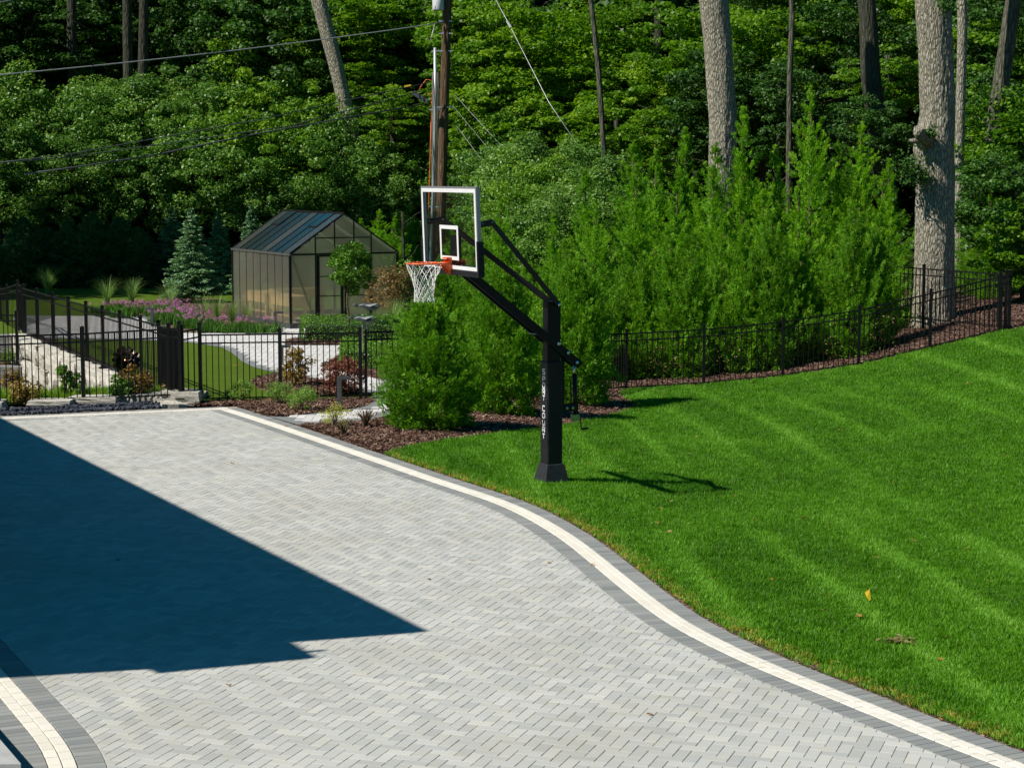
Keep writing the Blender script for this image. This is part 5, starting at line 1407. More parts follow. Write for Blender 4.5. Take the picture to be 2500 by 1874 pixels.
# ---- spruces
def spruce_mesh(seed, H, Rr, nb):
    rng = rs(seed); C = []; D = []; T = []
    n_t = 26; z = .25
    while z < H:
        t = z / H; L = Rr * (1 - t) ** .85 * rng.uniform(.88, 1.1) + .04; k = int(7 + 8 * (1 - t))
        for i in range(k):
            z0_ = z; z = z + rng.uniform(-.09, .09); a = rng.uniform(0, 6.28); l = L * rng.uniform(.7, 1.12); m = max(5, int(34 * l / Rr))
            for s in np.linspace(.12, 1, m):
                droop = .30 * s * l - .28 * s * s * l * (1 - t)
                p = np.array([math.cos(a) * l * s, math.sin(a) * l * s, z + droop * .6])
                for q in range(4):
                    w = (1 - s) * .32 * l + .04
                    off = rng.normal(size=3) * w * .5; off[2] *= .25
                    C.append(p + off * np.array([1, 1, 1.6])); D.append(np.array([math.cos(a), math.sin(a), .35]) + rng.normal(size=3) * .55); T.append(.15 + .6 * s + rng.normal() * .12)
            z = z0_
        z += H * .026 + .01
    C = np.array(C); D = np.array(D)
    return quads(C, rng.normal(size=C.shape) + np.array([0, 0, 1.2]), rng.uniform(.07, .12, len(C)), .42, rng, 'foliage', 'spruce', np.clip(T, 0, 1), .05, D)
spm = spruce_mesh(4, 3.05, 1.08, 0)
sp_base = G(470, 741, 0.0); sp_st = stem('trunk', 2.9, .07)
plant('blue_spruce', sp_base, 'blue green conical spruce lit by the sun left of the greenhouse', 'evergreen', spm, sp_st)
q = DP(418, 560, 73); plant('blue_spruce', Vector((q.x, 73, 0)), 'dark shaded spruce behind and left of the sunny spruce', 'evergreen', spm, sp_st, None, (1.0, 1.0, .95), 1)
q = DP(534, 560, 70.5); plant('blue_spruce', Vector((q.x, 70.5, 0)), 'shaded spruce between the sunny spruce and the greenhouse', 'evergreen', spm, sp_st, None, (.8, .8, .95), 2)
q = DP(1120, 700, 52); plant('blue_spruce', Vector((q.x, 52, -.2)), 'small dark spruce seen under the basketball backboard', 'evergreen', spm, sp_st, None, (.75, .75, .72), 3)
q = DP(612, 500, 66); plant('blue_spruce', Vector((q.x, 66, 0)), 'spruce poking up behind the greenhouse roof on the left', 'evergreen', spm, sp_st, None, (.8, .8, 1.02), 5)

# ---- broadleaf crowns
def crown(seed, R, ncl, per, cr, mat, size, asp=.62, flat=.6, **kw):
    rng = rs(seed); C, N, T = clump_leaves(rng, np.array(R, float), ncl, per, cr, flat, **kw)
    return quads(C, N, size * rng.uniform(.65, 1.3, len(C)), asp, rng, 'crown', mat, T, .06)
shrubs = [crown(60 + i, (2.05, 2.05, 1.95), 120, 150, .42, 'leaf_shrub_y' if i == 2 else 'leaf_shrub', .115, shell=(.3, 1.15), bottom=-.75, rnd=.7) for i in range(4)]
maples = [crown(70 + i, (2.6, 2.6, 2.4), 105, 150, (.62, .5, .75)[i % 3], 'leaf_maple', .145, .85, (.26, .42, .34)[i % 3], shell=(.1, 1.15), upw=1.2, outw=.3, rnd=.75) for i in range(5)]
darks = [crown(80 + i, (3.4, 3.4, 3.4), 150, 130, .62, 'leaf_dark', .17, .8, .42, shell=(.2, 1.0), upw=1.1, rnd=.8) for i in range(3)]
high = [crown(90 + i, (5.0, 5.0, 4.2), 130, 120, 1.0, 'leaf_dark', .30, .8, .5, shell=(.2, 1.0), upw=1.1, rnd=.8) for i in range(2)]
st_small = trunk_mesh('trunk', 3.2, .07, .03, 'bark_dark', 3, 6, spread=1.3)
st_mid = trunk_mesh('trunk', 7, .16, .08, 'bark_dark', 5, 8, spread=2.2)
st_big = trunk_mesh('trunk', 15, .30, .16, 'bark_dark', 8, 10, start=.5, spread=4)
st_big2 = trunk_mesh('trunk', 15, .24, .12, 'bark_dark', 12, 9, lean=(1.2, .3), start=.55, spread=4)
def leafy(name, x, y, zc, me, st, label, group, sc=(1, 1, 1), cat='tree', rz=None):
    """tree with its base on the ground; the crown mesh is centred at zc"""
    t = thing(name, (x, y, gz(x, y)), label, cat, group, rr.uniform(0, 6.28) if rz is None else rz)
    c = bpy.data.objects.new('crown', me); link(c, t); c.location = (0, 0, zc); c.scale = sc; c.rotation_euler = (rr.uniform(-.15, .15), rr.uniform(-.15, .15), 0)
    if st is not None: link(bpy.data.objects.new('trunk', st), t)
    return t
gS = 'wild shrubs along the wood edge'; lS = 'grey green wild shrub in the sunlit thicket along the wood edge'
# left thicket: mounds at several heights; (x px, y px of the mound centre, depth, scale)
sh = [(30, 330, 77, 1.1), (110, 400, 76, 1.0), (190, 345, 77, 1.05), (60, 470, 75.5, .9), (150, 500, 75.2, .8), (255, 430, 76, 1.0), (270, 300, 78, 1.0), (340, 370, 77, 1.05), (350, 480, 75.5, .8),
      (420, 270, 79, 1.1), (430, 400, 77, 1.1), (500, 330, 78, 1.05), (520, 440, 76, 1.0), (590, 370, 77, 1.1), (600, 470, 75.8, .8), (640, 210, 80, 1.2), (665, 300, 79, 1.1), (690, 400, 77, 1.05), (735, 220, 80, 1.0),
      (760, 330, 78, 1.1), (780, 450, 76, 1.0), (845, 290, 79, .9), (850, 400, 77, 1.0), (905, 450, 76, .9), (930, 520, 75.5, .8), (0, 420, 76, 1.0), (700, 500, 75.5, .7), (-30, 350, 76, 1.1), (870, 500, 75.5, .7)]
for i, (x, y, dep, s) in enumerate(sh):
    q = DP(x, y, dep); zc = q.z
    leafy('wild_shrub', q.x, dep, zc, shrubs[2 if (x > 560 and y < 420 and i % 2) else (i % 2) * 3 if i % 4 else 1], st_small, lS, gS, (s * rr.uniform(.85, 1.15), s, s * rr.uniform(.75, 1.15)), 'shrub')
# shrubs in the middle behind the arborvitae screen
for i, (x, y, dep, s) in enumerate([(1225, 440, 66, .85), (1275, 470, 62, .85), (1330, 490, 60, .85), (1290, 410, 66, .8), (1390, 440, 61, .8), (1265, 560, 58, .8), (1320, 570, 56, .8), (1440, 500, 57, .75), (1225, 360, 72, .8), (1140, 440, 76, .9), (1130, 560, 75, .7), (1030, 430, 77, .9), (1480, 450, 62, .8), (1380, 540, 55, .7)]):
    q = DP(x, y, dep); leafy('wild_shrub', q.x, dep, q.z, shrubs[i % 3], st_small, 'arching wild shrub in the sunny thicket right of the utility poles', 'wild shrubs right of the poles', (s, s, s), 'shrub')
# maples, layered yellow green
mp = [(1180, 130, 76, .9), (1260, 230, 74, 1.0), (1350, 120, 75, 1.0), (1330, 330, 72, .9), (1430, 240, 73, 1.0), (1500, 110, 77, .75), (1500, 340, 70, .8), (1600, 215, 73, .75), (1220, 330, 74, .8), (1120, 250, 77, .8), (1650, 330, 68, .7), (1130, 60, 80, .9),
      (830, 120, 80, .8), (900, 60, 80, .8), (60, 60, 82, .8), (170, 130, 81, .75), (260, 60, 83, .8), (360, 140, 83, .7), (470, 90, 82, .8), (560, 130, 81, .8), (640, 60, 82, .8), (30, 200, 80, .7), (700, 120, 82, .7), (880, 220, 79, .6), (960, 290, 76, .6), (940, 170, 80, .7)]
for i, (x, y, dep, s) in enumerate(mp):
    q = DP(x, y, dep); leafy('maple_tree', q.x, dep, q.z, darks[i % 3] if dep > 80.5 and x < 720 else maples[i % 5], st_mid, 'young maple with layered yellow green foliage at the sunny wood edge', 'young maples at the wood edge', (s, s, s * rr.uniform(.75, 1.15)))
mp = [(1700, 130, 70, .9), (1760, 260, 66, .8), (1860, 170, 68, .85), (1900, 300, 64, .7), (1950, 80, 72, .9), (2060, 180, 68, .8), (2080, 60, 72, .8), (1830, 60, 72, .8), (2160, 300, 62, .6), (2390, 160, 64, .8), (2440, 300, 60, .8), (2400, 420, 57, .7), (2480, 480, 54, .8), (2470, 620, 50.5, .62), (2500, 720, 48, .5), (2440, 60, 68, .8), (2250, 120, 70, .8), (2500, 180, 60, .8), (2390, 560, 54, .5), (2120, 400, 58, .5)]
for i, (x, y, dep, s) in enumerate(mp):
    q = DP(x, y, dep); leafy('broadleaf_tree', q.x, dep, q.z, (darks[i % 3] if i % 2 else maples[i % 5]), st_mid if dep > 61 else st_small, 'leafy understorey tree in the wood on the right', 'understorey trees on the right', (s * .8, s * .8, s * .8) if i % 2 else (s, s, s))
# the wood behind: rows of dark trees
gW = 'tall trees of the dark wood'; lW = 'tall leafy tree in the dark wood behind the garden'
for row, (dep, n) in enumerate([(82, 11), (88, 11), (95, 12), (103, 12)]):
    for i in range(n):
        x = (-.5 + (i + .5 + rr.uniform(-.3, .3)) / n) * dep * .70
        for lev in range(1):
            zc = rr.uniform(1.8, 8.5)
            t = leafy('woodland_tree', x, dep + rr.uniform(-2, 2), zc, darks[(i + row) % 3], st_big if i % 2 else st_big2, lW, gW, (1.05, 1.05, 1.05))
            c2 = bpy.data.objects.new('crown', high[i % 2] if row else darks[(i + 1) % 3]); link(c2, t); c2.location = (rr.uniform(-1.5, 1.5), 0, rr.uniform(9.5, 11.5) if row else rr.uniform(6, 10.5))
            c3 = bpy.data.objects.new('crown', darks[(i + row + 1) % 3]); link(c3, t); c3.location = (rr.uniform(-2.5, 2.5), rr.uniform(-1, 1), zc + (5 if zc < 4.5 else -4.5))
# far mass that closes the wood
rng = rs(5); n = 30000
C = np.stack([rng.uniform(-62, 62, n), rng.uniform(108, 116, n), rng.uniform(-.5, 22, n)], 1)
o = mobj('far_wood', quads(C, rng.normal(size=(n, 3)) + np.array([0, -1, .6]), rng.uniform(.6, 1.3, n), .8, rng, 'far_wood', 'leaf_dark', rng.uniform(0, 1, n))); tag(o, kind='stuff')
# tall trees outside the left of the view and above it: they shade the back of the garden
for i, (x, y, zc, s) in enumerate([(-26, 69.5, 9.5, .75), (-22, 69, 9.5, .5), (-30, 71, 9, .8), (-21.5, 66, 13.5, .7), (-17.5, 66.5, 16, .65), (-27, 64.5, 12, .8), (-15, 90, 13, 1.0), (-8, 90, 13.5, 1.0), (0, 87, 14, 1.0), (8, 83, 14, .9), (17, 77, 14.5, .9), (24, 71, 14, 1)]):
    leafy('tall_tree', x, y, zc, high[i % 2], st_big, 'tall tree rising out of view above the wood edge', 'tall trees whose crowns stand above the view', (s, s, s), rz=0)
    if x < -16: t = [o for o in bpy.data.objects if o.name.startswith('tall_tree') and abs(o.location.x - x) < .01 and o.type == 'EMPTY'][0]; t.location.x -= 4; [setattr(ch.location, 'x', 4) for ch in t.children if ch.name.startswith('crown')]
# understorey fill, stuff: dark leaves near the ground of the wood
n = 26000
C = np.stack([rng.uniform(-24, 26, n), rng.uniform(76, 90, n), rng.uniform(0, 2.6, n) ** 1.0], 1)
o = mobj('undergrowth', quads(C, rng.normal(size=(n, 3)) + np.array([0, 0, 1.0]), rng.uniform(.1, .22, n), .8, rng, 'undergrowth', 'leaf_dark', rng.uniform(0, 1, n))); tag(o, kind='stuff')
n = 15000
C = np.stack([rng.uniform(3, 26, n), rng.uniform(51, 72, n), rng.uniform(.2, 2.6, n)], 1)
o = mobj('undergrowth', quads(C, rng.normal(size=(n, 3)) + np.array([0, 0, 1.0]), rng.uniform(.1, .2, n), .8, rng, 'undergrowth', 'leaf_dark', rng.uniform(0, 1, n))); tag(o, kind='stuff')

n = 700; xx = rng.uniform(2.0, 9.5, n)
C = np.stack([xx, 43.9 + rng.uniform(0, .5, n), np.array([gz(float(x), 44.0) for x in xx]) + rng.uniform(.05, 1.1, n)], 1)
cl = np.array([noise.noise(Vector((float(x) * 1.3, 0, 4.2))) for x in xx]) > .12
o = mobj('dry_foliage', quads(C[cl], rng.normal(size=(int(cl.sum()), 3)), rng.uniform(.05, .10, int(cl.sum())), .35, rng, 'dry_foliage', 'copperleaf', rng.uniform(0, .9, int(cl.sum())))); tag(o, kind='stuff')
# ---- visible trunks
def big_trunk(name, pts, radii, mat, label, seed=1, ring=80, rows=150, ridge=.022, flare=0.0, nr_=26):
    """pts: (x px, y px, depth) centre line from base to top"""
    P = [DP(*p) for p in pts]; b = P[0].copy(); t = thing(name, b, label, 'tree')
    L = [0]
    for a, c in zip(P[:-1], P[1:]): L.append(L[-1] + (c - a).length)
    s = np.linspace(0, L[-1], rows); X = [np.interp(s, L, [p[k] for p in P]) for k in range(3)]; Rr = np.interp(s, L, radii)
    V = []
    for i in range(rows):
        for k in range(ring):
            a = 2 * math.pi * k / ring
            z = s[i]; rd = Rr[i]
            u = Vector((math.cos(a) * 2.6, math.sin(a) * 2.6, z * .55 + seed * 3))
            v = noise.noise(Vector((math.cos(a) * nr_ * rd, math.sin(a) * nr_ * rd, z * 4.0 + seed)))
            v2 = noise.noise(Vector((math.cos(a) * nr_ * 2.2 * rd, math.sin(a) * nr_ * 2.2 * rd, z * 6 + seed)))
            rd2 = rd * (1 + .05 * noise.noise(u)) + ridge * (abs(v) * -2.0 + .6) + ridge * .5 * v2
            if flare: rd2 += flare * math.exp(-z / .45) * (1 + .45 * math.sin(a * 5 + 1) + .2 * math.sin(a * 9))
            V.append((X[0][i] + rd2 * math.cos(a) - b.x, X[1][i] + rd2 * math.sin(a) - b.y, X[2][i] - b.z))
    F = [(i * ring + k, i * ring + (k + 1) % ring, (i + 1) * ring + (k + 1) % ring, (i + 1) * ring + k) for i in range(rows - 1) for k in range(ring)]
    mobj('trunk', mesh_np('trunk', V, F, M[mat], smooth=True), t)
    return t, b
ot, ob = big_trunk('oak_tree', [(2280, 862, 47.2), (2281, 640, 47.2), (2284, 430, 47.2), (2279, 365, 47.2), (2289, 280, 47.2), (2285, 136, 47.2), (2277, -10, 47.2), (2265, -500, 47.2)], [.51, .465, .455, .47, .405, .41, .425, .38], 'bark_oak', 'massive grey barked oak trunk with a sawn limb stub rising behind the fence', 2, 110, 220, .020, .30)
# sawn stub and burl
def loc(x, y, dep): return DP(x, y, dep) - ob
m = MB(); a = loc(2262, 345, 46.75); m.tube([a, loc(2242, 322, 46.5), loc(2243, 312, 46.45)], [.2, .13, .115], 12); m.build('limb_stub', 'bark_oak', ot, smooth=True)
m = MB(); m.tube([loc(2250, 345, 46.7), loc(2228, 344, 46.6), loc(2220, 342, 46.6)], [.10, .055, .03], 8); sphere(m, loc(2250, 352, 46.72), .13, 10, 6); m.build('limb_knot', 'bark_oak', ot, smooth=True)
rng = rs(8)
for (x, y, dep, r_, n) in ((2273, 325, 46.55, .15, 160), (2310, 8, 46.4, .26, 260), (2225, 415, 46.6, .42, 700), (2250, 432, 46.6, .2, 200)):
    c = np.array(loc(x, y, dep)); C = c + rng.normal(size=(n, 3)) * r_ * .45
    mobj('leaf_sprout', quads(C, rng.normal(size=(n, 3)) + np.array([0, -.3, .9]), rng.uniform(.06, .11, n), .6, rng, 'leaf_sprout', 'leaf_dark', rng.uniform(.2, 1, n)), ot)['kind'] = 'stuff'
big_trunk('tall_tree', [(1760, 640, 57), (1762, 450, 57), (1765, 300, 57), (1752, 100, 57), (1741, -20, 57), (1725, -450, 57)], [.42, .40, .40, .41, .42, .36], 'bark_oak', 'tall straight grey trunk with no low branches rising behind the arborvitae tops', 5, 90, 180, .018)
big_trunk('slim_tree', [(2338, 700, 53), (2341, 450, 53), (2345, 250, 53), (2350, 60, 53), (2346, -60, 53), (2340, -400, 53)], [.12, .12, .125, .13, .13, .1], 'bark_oak', 'slim grey trunk close to the right side of the massive oak', 9, 24, 90, .008)
big_trunk('leaning_tree', [(890, 440, 76.8), (852, 300, 76.6), (828, 190, 76.6), (802, 90, 76.6), (772, -20, 76.6), (700, -300, 77)], [.30, .29, .29, .30, .30, .26], 'bark_oak', 'grey trunk leaning left in the wood above the greenhouse', 12, 60, 120, .016)
big_trunk('slim_tree', [(1477, 420, 66), (1470, 300, 66), (1462, 180, 66), (1452, 80, 66), (1440, -20, 66), (1425, -300, 66)], [.09, .09, .09, .085, .08, .06], 'bark_mid', 'slender dappled trunk among the yellow green maples in the centre', 15, 20, 70, .007)
big_trunk('mottled_tree', [(2375, 660, 54), (2385, 600, 54), (2402, 500, 54), (2425, 330, 54), (2460, 100, 54), (2490, -100, 54)], [.30, .27, .26, .24, .22, .2], 'bark_mid', 'mottled leaning trunk in the shade at far right behind the fence', 18, 48, 100, .012)
big_trunk('slim_tree', [(1925, 520, 62), (1928, 200, 62), (1934, 40, 62), (1930, -60, 62)], [.09, .09, .085, .08], 'bark_mid', 'thin dappled trunk right of the tall straight trunk', 21, 20, 70, .008)
big_trunk('dark_tree', [(2165, 480, 60), (2145, 330, 60), (2125, 180, 60), (2120, 60, 60), (2110, -60, 60)], [.34, .32, .3, .27, .26], 'bark_dark', 'black shaded trunk left of the massive oak', 24, 40, 80, .012)
for i, (x, dep, lean_) in enumerate([(175, 79.5, 0), (318, 79, -6), (345, 79, 5), (60, 86, 10), (130, 85, -15), (1600, 78, 8), (2060, 76, 12)]):
    big_trunk('dark_tree', [(x, 620, dep), (x + lean_ * .3, 400, dep), (x + lean_, 100, dep), (x + lean_ * 1.4, -50, dep)], [.24, .22, .2, .18], 'bark_dark', 'dark tree trunk half hidden in the shade of the wood', 30 + i, 14, 40, .01)['group' if False else 0]['group'] = 'dark trunks inside the wood'

# ---- standard tree, copper shrub and friends round the greenhouse
p = G(851, 836, 0.0); t = thing('ornamental_tree', p, 'small round headed tree on a slim bare stem in front of the greenhouse door', 'tree')
tz = DP(851, 712, p.y).z; cz = DP(857, 656, p.y).z
m = MB(); m.tube([(0, 0, 0), (.015, 0, tz * .5), (-.03, 0, tz * .75), (0, 0, tz + .3)], [.035, .03, .028, .02], 8)
for k in range(8): a = k * .8; m.tube([(0, 0, tz - .05), (math.cos(a) * .25, math.sin(a) * .25, tz + .3), (math.cos(a) * .45, math.sin(a) * .45, tz + .65)], [.018, .012, .004], 5)
m.build('trunk', 'bark_brown', t, smooth=True)
c = mobj('crown', crown(101, (.52, .5, .56), 75, 80, .15, 'box', .085, .42, .75, shell=(.3, 1.25), upw=.1, outw=.8, rnd=.9), t, (.06, 0, cz))
p = G(1005, 800, 0.0); t = thing('coppery_shrub', p, 'coppery brown small tree with bare slanting stems beside the greenhouse corner', 'tree')
cc = DP(945, 700, p.y) - p
m = MB(); 
for k in range(6): 
    e = cc + Vector((R_.uniform(-.5, .5), R_.uniform(-.3, .3), R_.uniform(-.4, .5))); m.tube([(0, 0, 0), e * .45 + Vector((.1, 0, -.05)), e], [.035, .022, .006], 6)
m.build('stem', 'bark_brown', t, smooth=True)
mobj('crown', crown(102, (.66, .5, .68), 58, 55, .17, 'copperleaf', .085, .4, .8, shell=(.2, 1.25), upw=.1, outw=.5), t, tuple(cc))
q = DP(985, 690, 54.5); leafy('green_shrub', q.x, 54.5, q.z, crown(103, (.6, .5, .8), 50, 60, .2, 'leaf_shrub', .09), st_small, 'green upright shrub just behind the coppery brown tree', None, cat='shrub')

def box_hedge(name, outline, h, label, seed, n, mat='box'):
    """clipped hedge: leaves on the skin of a prism"""
    rng = rs(seed); P = np.array([tuple(p[:2]) for p in outline]); c = P.mean(0); t = thing(name, (c[0], c[1], .04), label, 'hedge')
    C = []; N = []
    segs = list(zip(P, np.roll(P, -1, axis=0))); per = sum(np.linalg.norm(b - a) for a, b in segs)
    x0, y0 = P.min(0); x1, y1 = P.max(0); lst = [tuple(p) for p in P]
    k = 0
    while k < n * .5:
        x, y = rng.uniform(x0, x1), rng.uniform(y0, y1)
        if in_poly(x, y, lst):
            C.append((x - c[0], y - c[1], h + .035 * noise.noise(Vector((x * 3, y * 3, seed))) + rng.normal(0, .022))); N.append((0, 0, 1)); k += 1
    for a, b in segs:
        m = int(n * .5 * np.linalg.norm(b - a) / per); d = (b - a) / (np.linalg.norm(b - a) + 1e-9); nn = np.array((d[1], -d[0]))
        if nn.dot((a + b) / 2 - c) < 0: nn = -nn
        for _ in range(m):
            p = a + (b - a) * rng.random_sample() + nn * (rng.normal(0, .025) + .03 * noise.noise(Vector((a[0] * 4 + _ * .01, 0, seed)))); z = rng.uniform(.03, h)
            C.append((p[0] - c[0], p[1] - c[1], z)); N.append((nn[0], nn[1], .2))
    C = np.array(C); N = np.array(N) + rng.normal(size=C.shape) * .55
    mobj('leaves', quads(C, N, rng.uniform(.03, .062, len(C)), .6, rng, 'leaves', mat, np.clip(rng.normal(.5, .22, len(C)), 0, 1)), t)
    m = MB(); q = [(v[0] - c[0], v[1] - c[1]) for v in P]; q = [(x * .93, y * .93) for x, y in q]; nn = len(q)
    m.poly([(x, y, 0) for x, y in q] + [(x, y, h - .06) for x, y in q], [tuple(range(nn, 2 * nn))] + [(k, (k + 1) % nn, (k + 1) % nn + nn, k + nn) for k in range(nn)]); m.build('core', 'hedge_core', t)
    return t
box_hedge('boxwood_hedge', GP([(735, 838), (1030, 838), (1030, 812), (738, 812)]), .44, 'long clipped boxwood hedge along the path in front of the greenhouse', 1, 9000)
box_hedge('boxwood_hedge', GP([(833, 903), (1030, 916), (1030, 882), (836, 872)]), .42, 'clipped boxwood hedge by the garden gate, nearer than the long one', 2, 8000)
p = G(478, 800, 0.0)

# ---- small shrubs made of stems and leaves
def shrub(name, px, py, label, R, H, ncl, per, cr, mat, size, asp, seed, cat='shrub', zc=None, z=None, stems=7, group=None, flat=.8):
    p = G(px, py, 0.02) if z is None else GT(px, py, z)
    t = thing(name, p, label, cat, group)
    m = MB(); q = random.Random(seed)
    for k in range(stems):
        a = q.uniform(0, 6.28); s = R * q.uniform(.2, .8); m.tube([(0, 0, -.03), (s * .4 * math.cos(a), s * .4 * math.sin(a), H * .5), (s * math.cos(a), s * math.sin(a), H * q.uniform(.75, 1))], [.012, .008, .003], 5)
    m.build('stems', 'bark_brown', t)
    me = crown(seed, (R, R, H * .5), ncl, per, cr, mat, size, asp, flat, shell=(.3, 1.0), bottom=-.95)
    mobj('leaves', me, t, (0, 0, H * .52)); return t
shrub('golden_shrub', 725, 945, 'upright shrub with yellow, green and pink leaves just behind the fence post', .33, .78, 46, 50, .11, 'goldleaf', .055, .5, 201)
shrub('red_shrub', 842, 962, 'reddish purple shrub behind the fence near the garden gate', .44, .72, 60, 55, .12, 'redleaf', .06, .45, 202)
shrub('green_herb', 592, 978, 'low feathery green herb in front of the fence, farthest left', .24, .38, 34, 60, .08, 'herb', .035, .3, 203, 'plant')
shrub('green_herb', 556, 978, 'tiny pale herb tuft left of the feathery green herbs', .12, .2, 14, 40, .05, 'herb', .03, .3, 204, 'plant')
shrub('green_herb', 682, 985, 'bluish green feathery herb at the foot of the middle fence post', .27, .40, 36, 60, .09, 'herb', .035, .3, 205, 'plant')
shrub('green_herb', 735, 1001, 'largest low feathery green herb in the bark mulch', .29, .42, 44, 60, .09, 'herb', .037, .3, 206, 'plant')
shrub('yellow_shrub', 818, 1040, 'small airy yellow green shrub on the walkway edge', .26, .36, 26, 42, .08, 'herb_y', .032, .4, 207)
shrub('twiggy_shrub', 892, 1040, 'sparse brown twiggy plant left of the big arborvitae', .32, .30, 12, 14, .08, 'copperleaf', .028, .4, 208, stems=34)
shrub('twiggy_shrub', 838, 1062, 'tiny dead looking brown plant in the bark mulch', .2, .22, 8, 12, .06, 'copperleaf', .024, .4, 209, stems=26)
shrub('bed_plant', 30, 960, 'leafy plant in front of the terrace wall at far left', .24, .42, 16, 34, .1, 'goldleaf', .06, .6, 210, 'plant')
shrub('bed_plant', 65, 985, 'yellow green flowering shrub at the foot of the limestone wall', .30, .45, 26, 40, .12, 'goldleaf', .06, .6, 211, 'plant')
shrub('vine_plant', 160, 975, 'climbing green vine against the limestone wall', .14, .7, 12, 26, .09, 'leaf_shrub', .075, .7, 212, 'plant')
shrub('vine_plant', 185, 976, 'green leaved rose beside the fence post under the long wall', .15, .6, 12, 26, .08, 'leaf_shrub', .07, .6, 213, 'plant')
shrub('rose_bush', 325, 975, 'pale yellow leaved rose bush below the metal spinner', .38, .62, 34, 44, .12, 'goldleaf', .065, .6, 214, 'plant')
shrub('rose_bush', 300, 978, 'green leaved rose bush below and left of the spinner', .26, .42, 24, 44, .11, 'leaf_shrub', .07, .7, 215, 'plant')
shrub('wall_plant', 413, 968, 'small orange leaved plant beside the fence corner post', .14, .26, 12, 26, .06, 'copperleaf', .06, .6, 216, 'plant')
o = shrub('leafy_plant', 22, 893, 'bright green leafy tuft on the grey block terrace', .3, .4, 18, 40, .12, 'herb', .07, .3, 217, 'plant'); o.location = DP(22, 893, 49.6)
# rough grass strip behind the ledge
wg = []
for i in range(520):
    x = R_.uniform(-30, 430); p = G(x, 976 + R_.uniform(-9, 6) - (x - 200) * .02, .0); wg.append(p)
def blades(pts, h, mat, name, seed, w=.006, per=14, spread=.09, lean=.8):
    rng = rs(seed); V = []; F = []; T = []
    for p in pts:
        for k in range(per):
            a = rng.uniform(0, 6.28); b = rng.uniform(0, 6.28); hh = h * rng.uniform(.5, 1.15); l = hh * lean * rng.uniform(.1, 1)
            x, y = p[0] + rng.uniform(-spread, spread), p[1] + rng.uniform(-spread, spread); z = p[2]; ca, sa = math.cos(a) * w, math.sin(a) * w; lx, ly = math.cos(b) * l, math.sin(b) * l
            i = len(V); V += [(x - ca, y - sa, z), (x + ca, y + sa, z), (x + ca + lx * .3, y + sa + ly * .3, z + hh * .6), (x - ca + lx * .3, y - sa + ly * .3, z + hh * .6), (x + lx, y + ly, z + hh)]
            F += [(i, i + 1, i + 2), (i, i + 2, i + 3), (i + 3, i + 2, i + 4)]; t = rng.uniform(0, 1); T += [t] * 3
    return mesh_np(name, V, F, M[mat], T)
tag(mobj('rough_grass', blades(wg, .22, 'weedgrass', 'rough_grass', 4)), kind='stuff')
# slope down into the sunken yard behind the ledge
m = MB(); a = LEDGE_A; b = LEDGE_B
p0 = [Vector((a.x - 4, a.y, .02)), Vector((b.x + .1, b.y + .02, .04)), Vector((b.x - .3, b.y + .9, .0)), Vector((a.x - 4, a.y + 1.1, -.05)), Vector((b.x - 1.5, b.y + 2.6, -1.56)), Vector((a.x - 4, a.y + 3.5, -1.56))]
m.poly(p0, [(0, 1, 2, 3), (3, 2, 4, 5)]); tag(m.build('planted_slope', 'lawn'), kind='structure')

# ---- ornamental grasses
def og_mesh(seed, H, n, w=.007):
    rng = rs(seed); V = []; F = []; T = []
    for i in range(n):
        a = rng.uniform(0, 6.28); out = H * rng.uniform(.15, .75); hh = H * rng.uniform(.6, 1.05); b = a + 1.57; t = rng.uniform(0, 1)
        prev = None
        for s in np.linspace(0, 1, 6):
            r_ = .05 + out * s ** 1.7; z = hh * (s * 1.35 - .42 * s ** 2.6 * (out / H + .5)); ww = w * (1 - s * .85)
            k = len(V); V += [(math.cos(a) * r_ - math.cos(b) * ww, math.sin(a) * r_ - math.sin(b) * ww, z), (math.cos(a) * r_ + math.cos(b) * ww, math.sin(a) * r_ + math.sin(b) * ww, z)]
            if prev is not None: F.append((prev, prev + 1, k + 1, k)); T.append(t)
            prev = k
    return mesh_np('blades', V, F, M['grassblade'], T)
OG = [og_mesh(1, .95, 150), og_mesh(2, .9, 130)]
for i, (x, y, s, lab) in enumerate([(117, 722, 1.15, 'tall arching grass clump by the far fence at left'), (262, 744, 1.0, 'arching grass clump on the turf edge, second from the left'), (322, 744, .95, 'thin wispy grass clump left of the purple flowers, third from the left'), (412, 756, .95, 'hazy pale grass clump in front of the sunny spruce'),
        (495, 782, .8, 'pale grass clump just right of the spruce'), (530, 783, .85, 'pale grass clump in the middle of the row before the greenhouse'), (566, 790, .8, 'pale grass clump by the back greenhouse corner'), (604, 792, .75, 'pale grass clump against the greenhouse side wall'),
        (960, 806, .95, 'arching green grass clump behind the hedge at the greenhouse corner'), (925, 812, .7, 'small green grass clump behind the heron sculptures'), (1075, 800, 1.0, 'pale grass clump seen between the arborvitaes')]):
    t = thing('grass_clump', G(x, y, .03), lab, 'ornamental grass', 'ornamental grass clumps in the garden', i); t.scale = (s, s, s); link(bpy.data.objects.new('blades', OG[i % 2]), t)
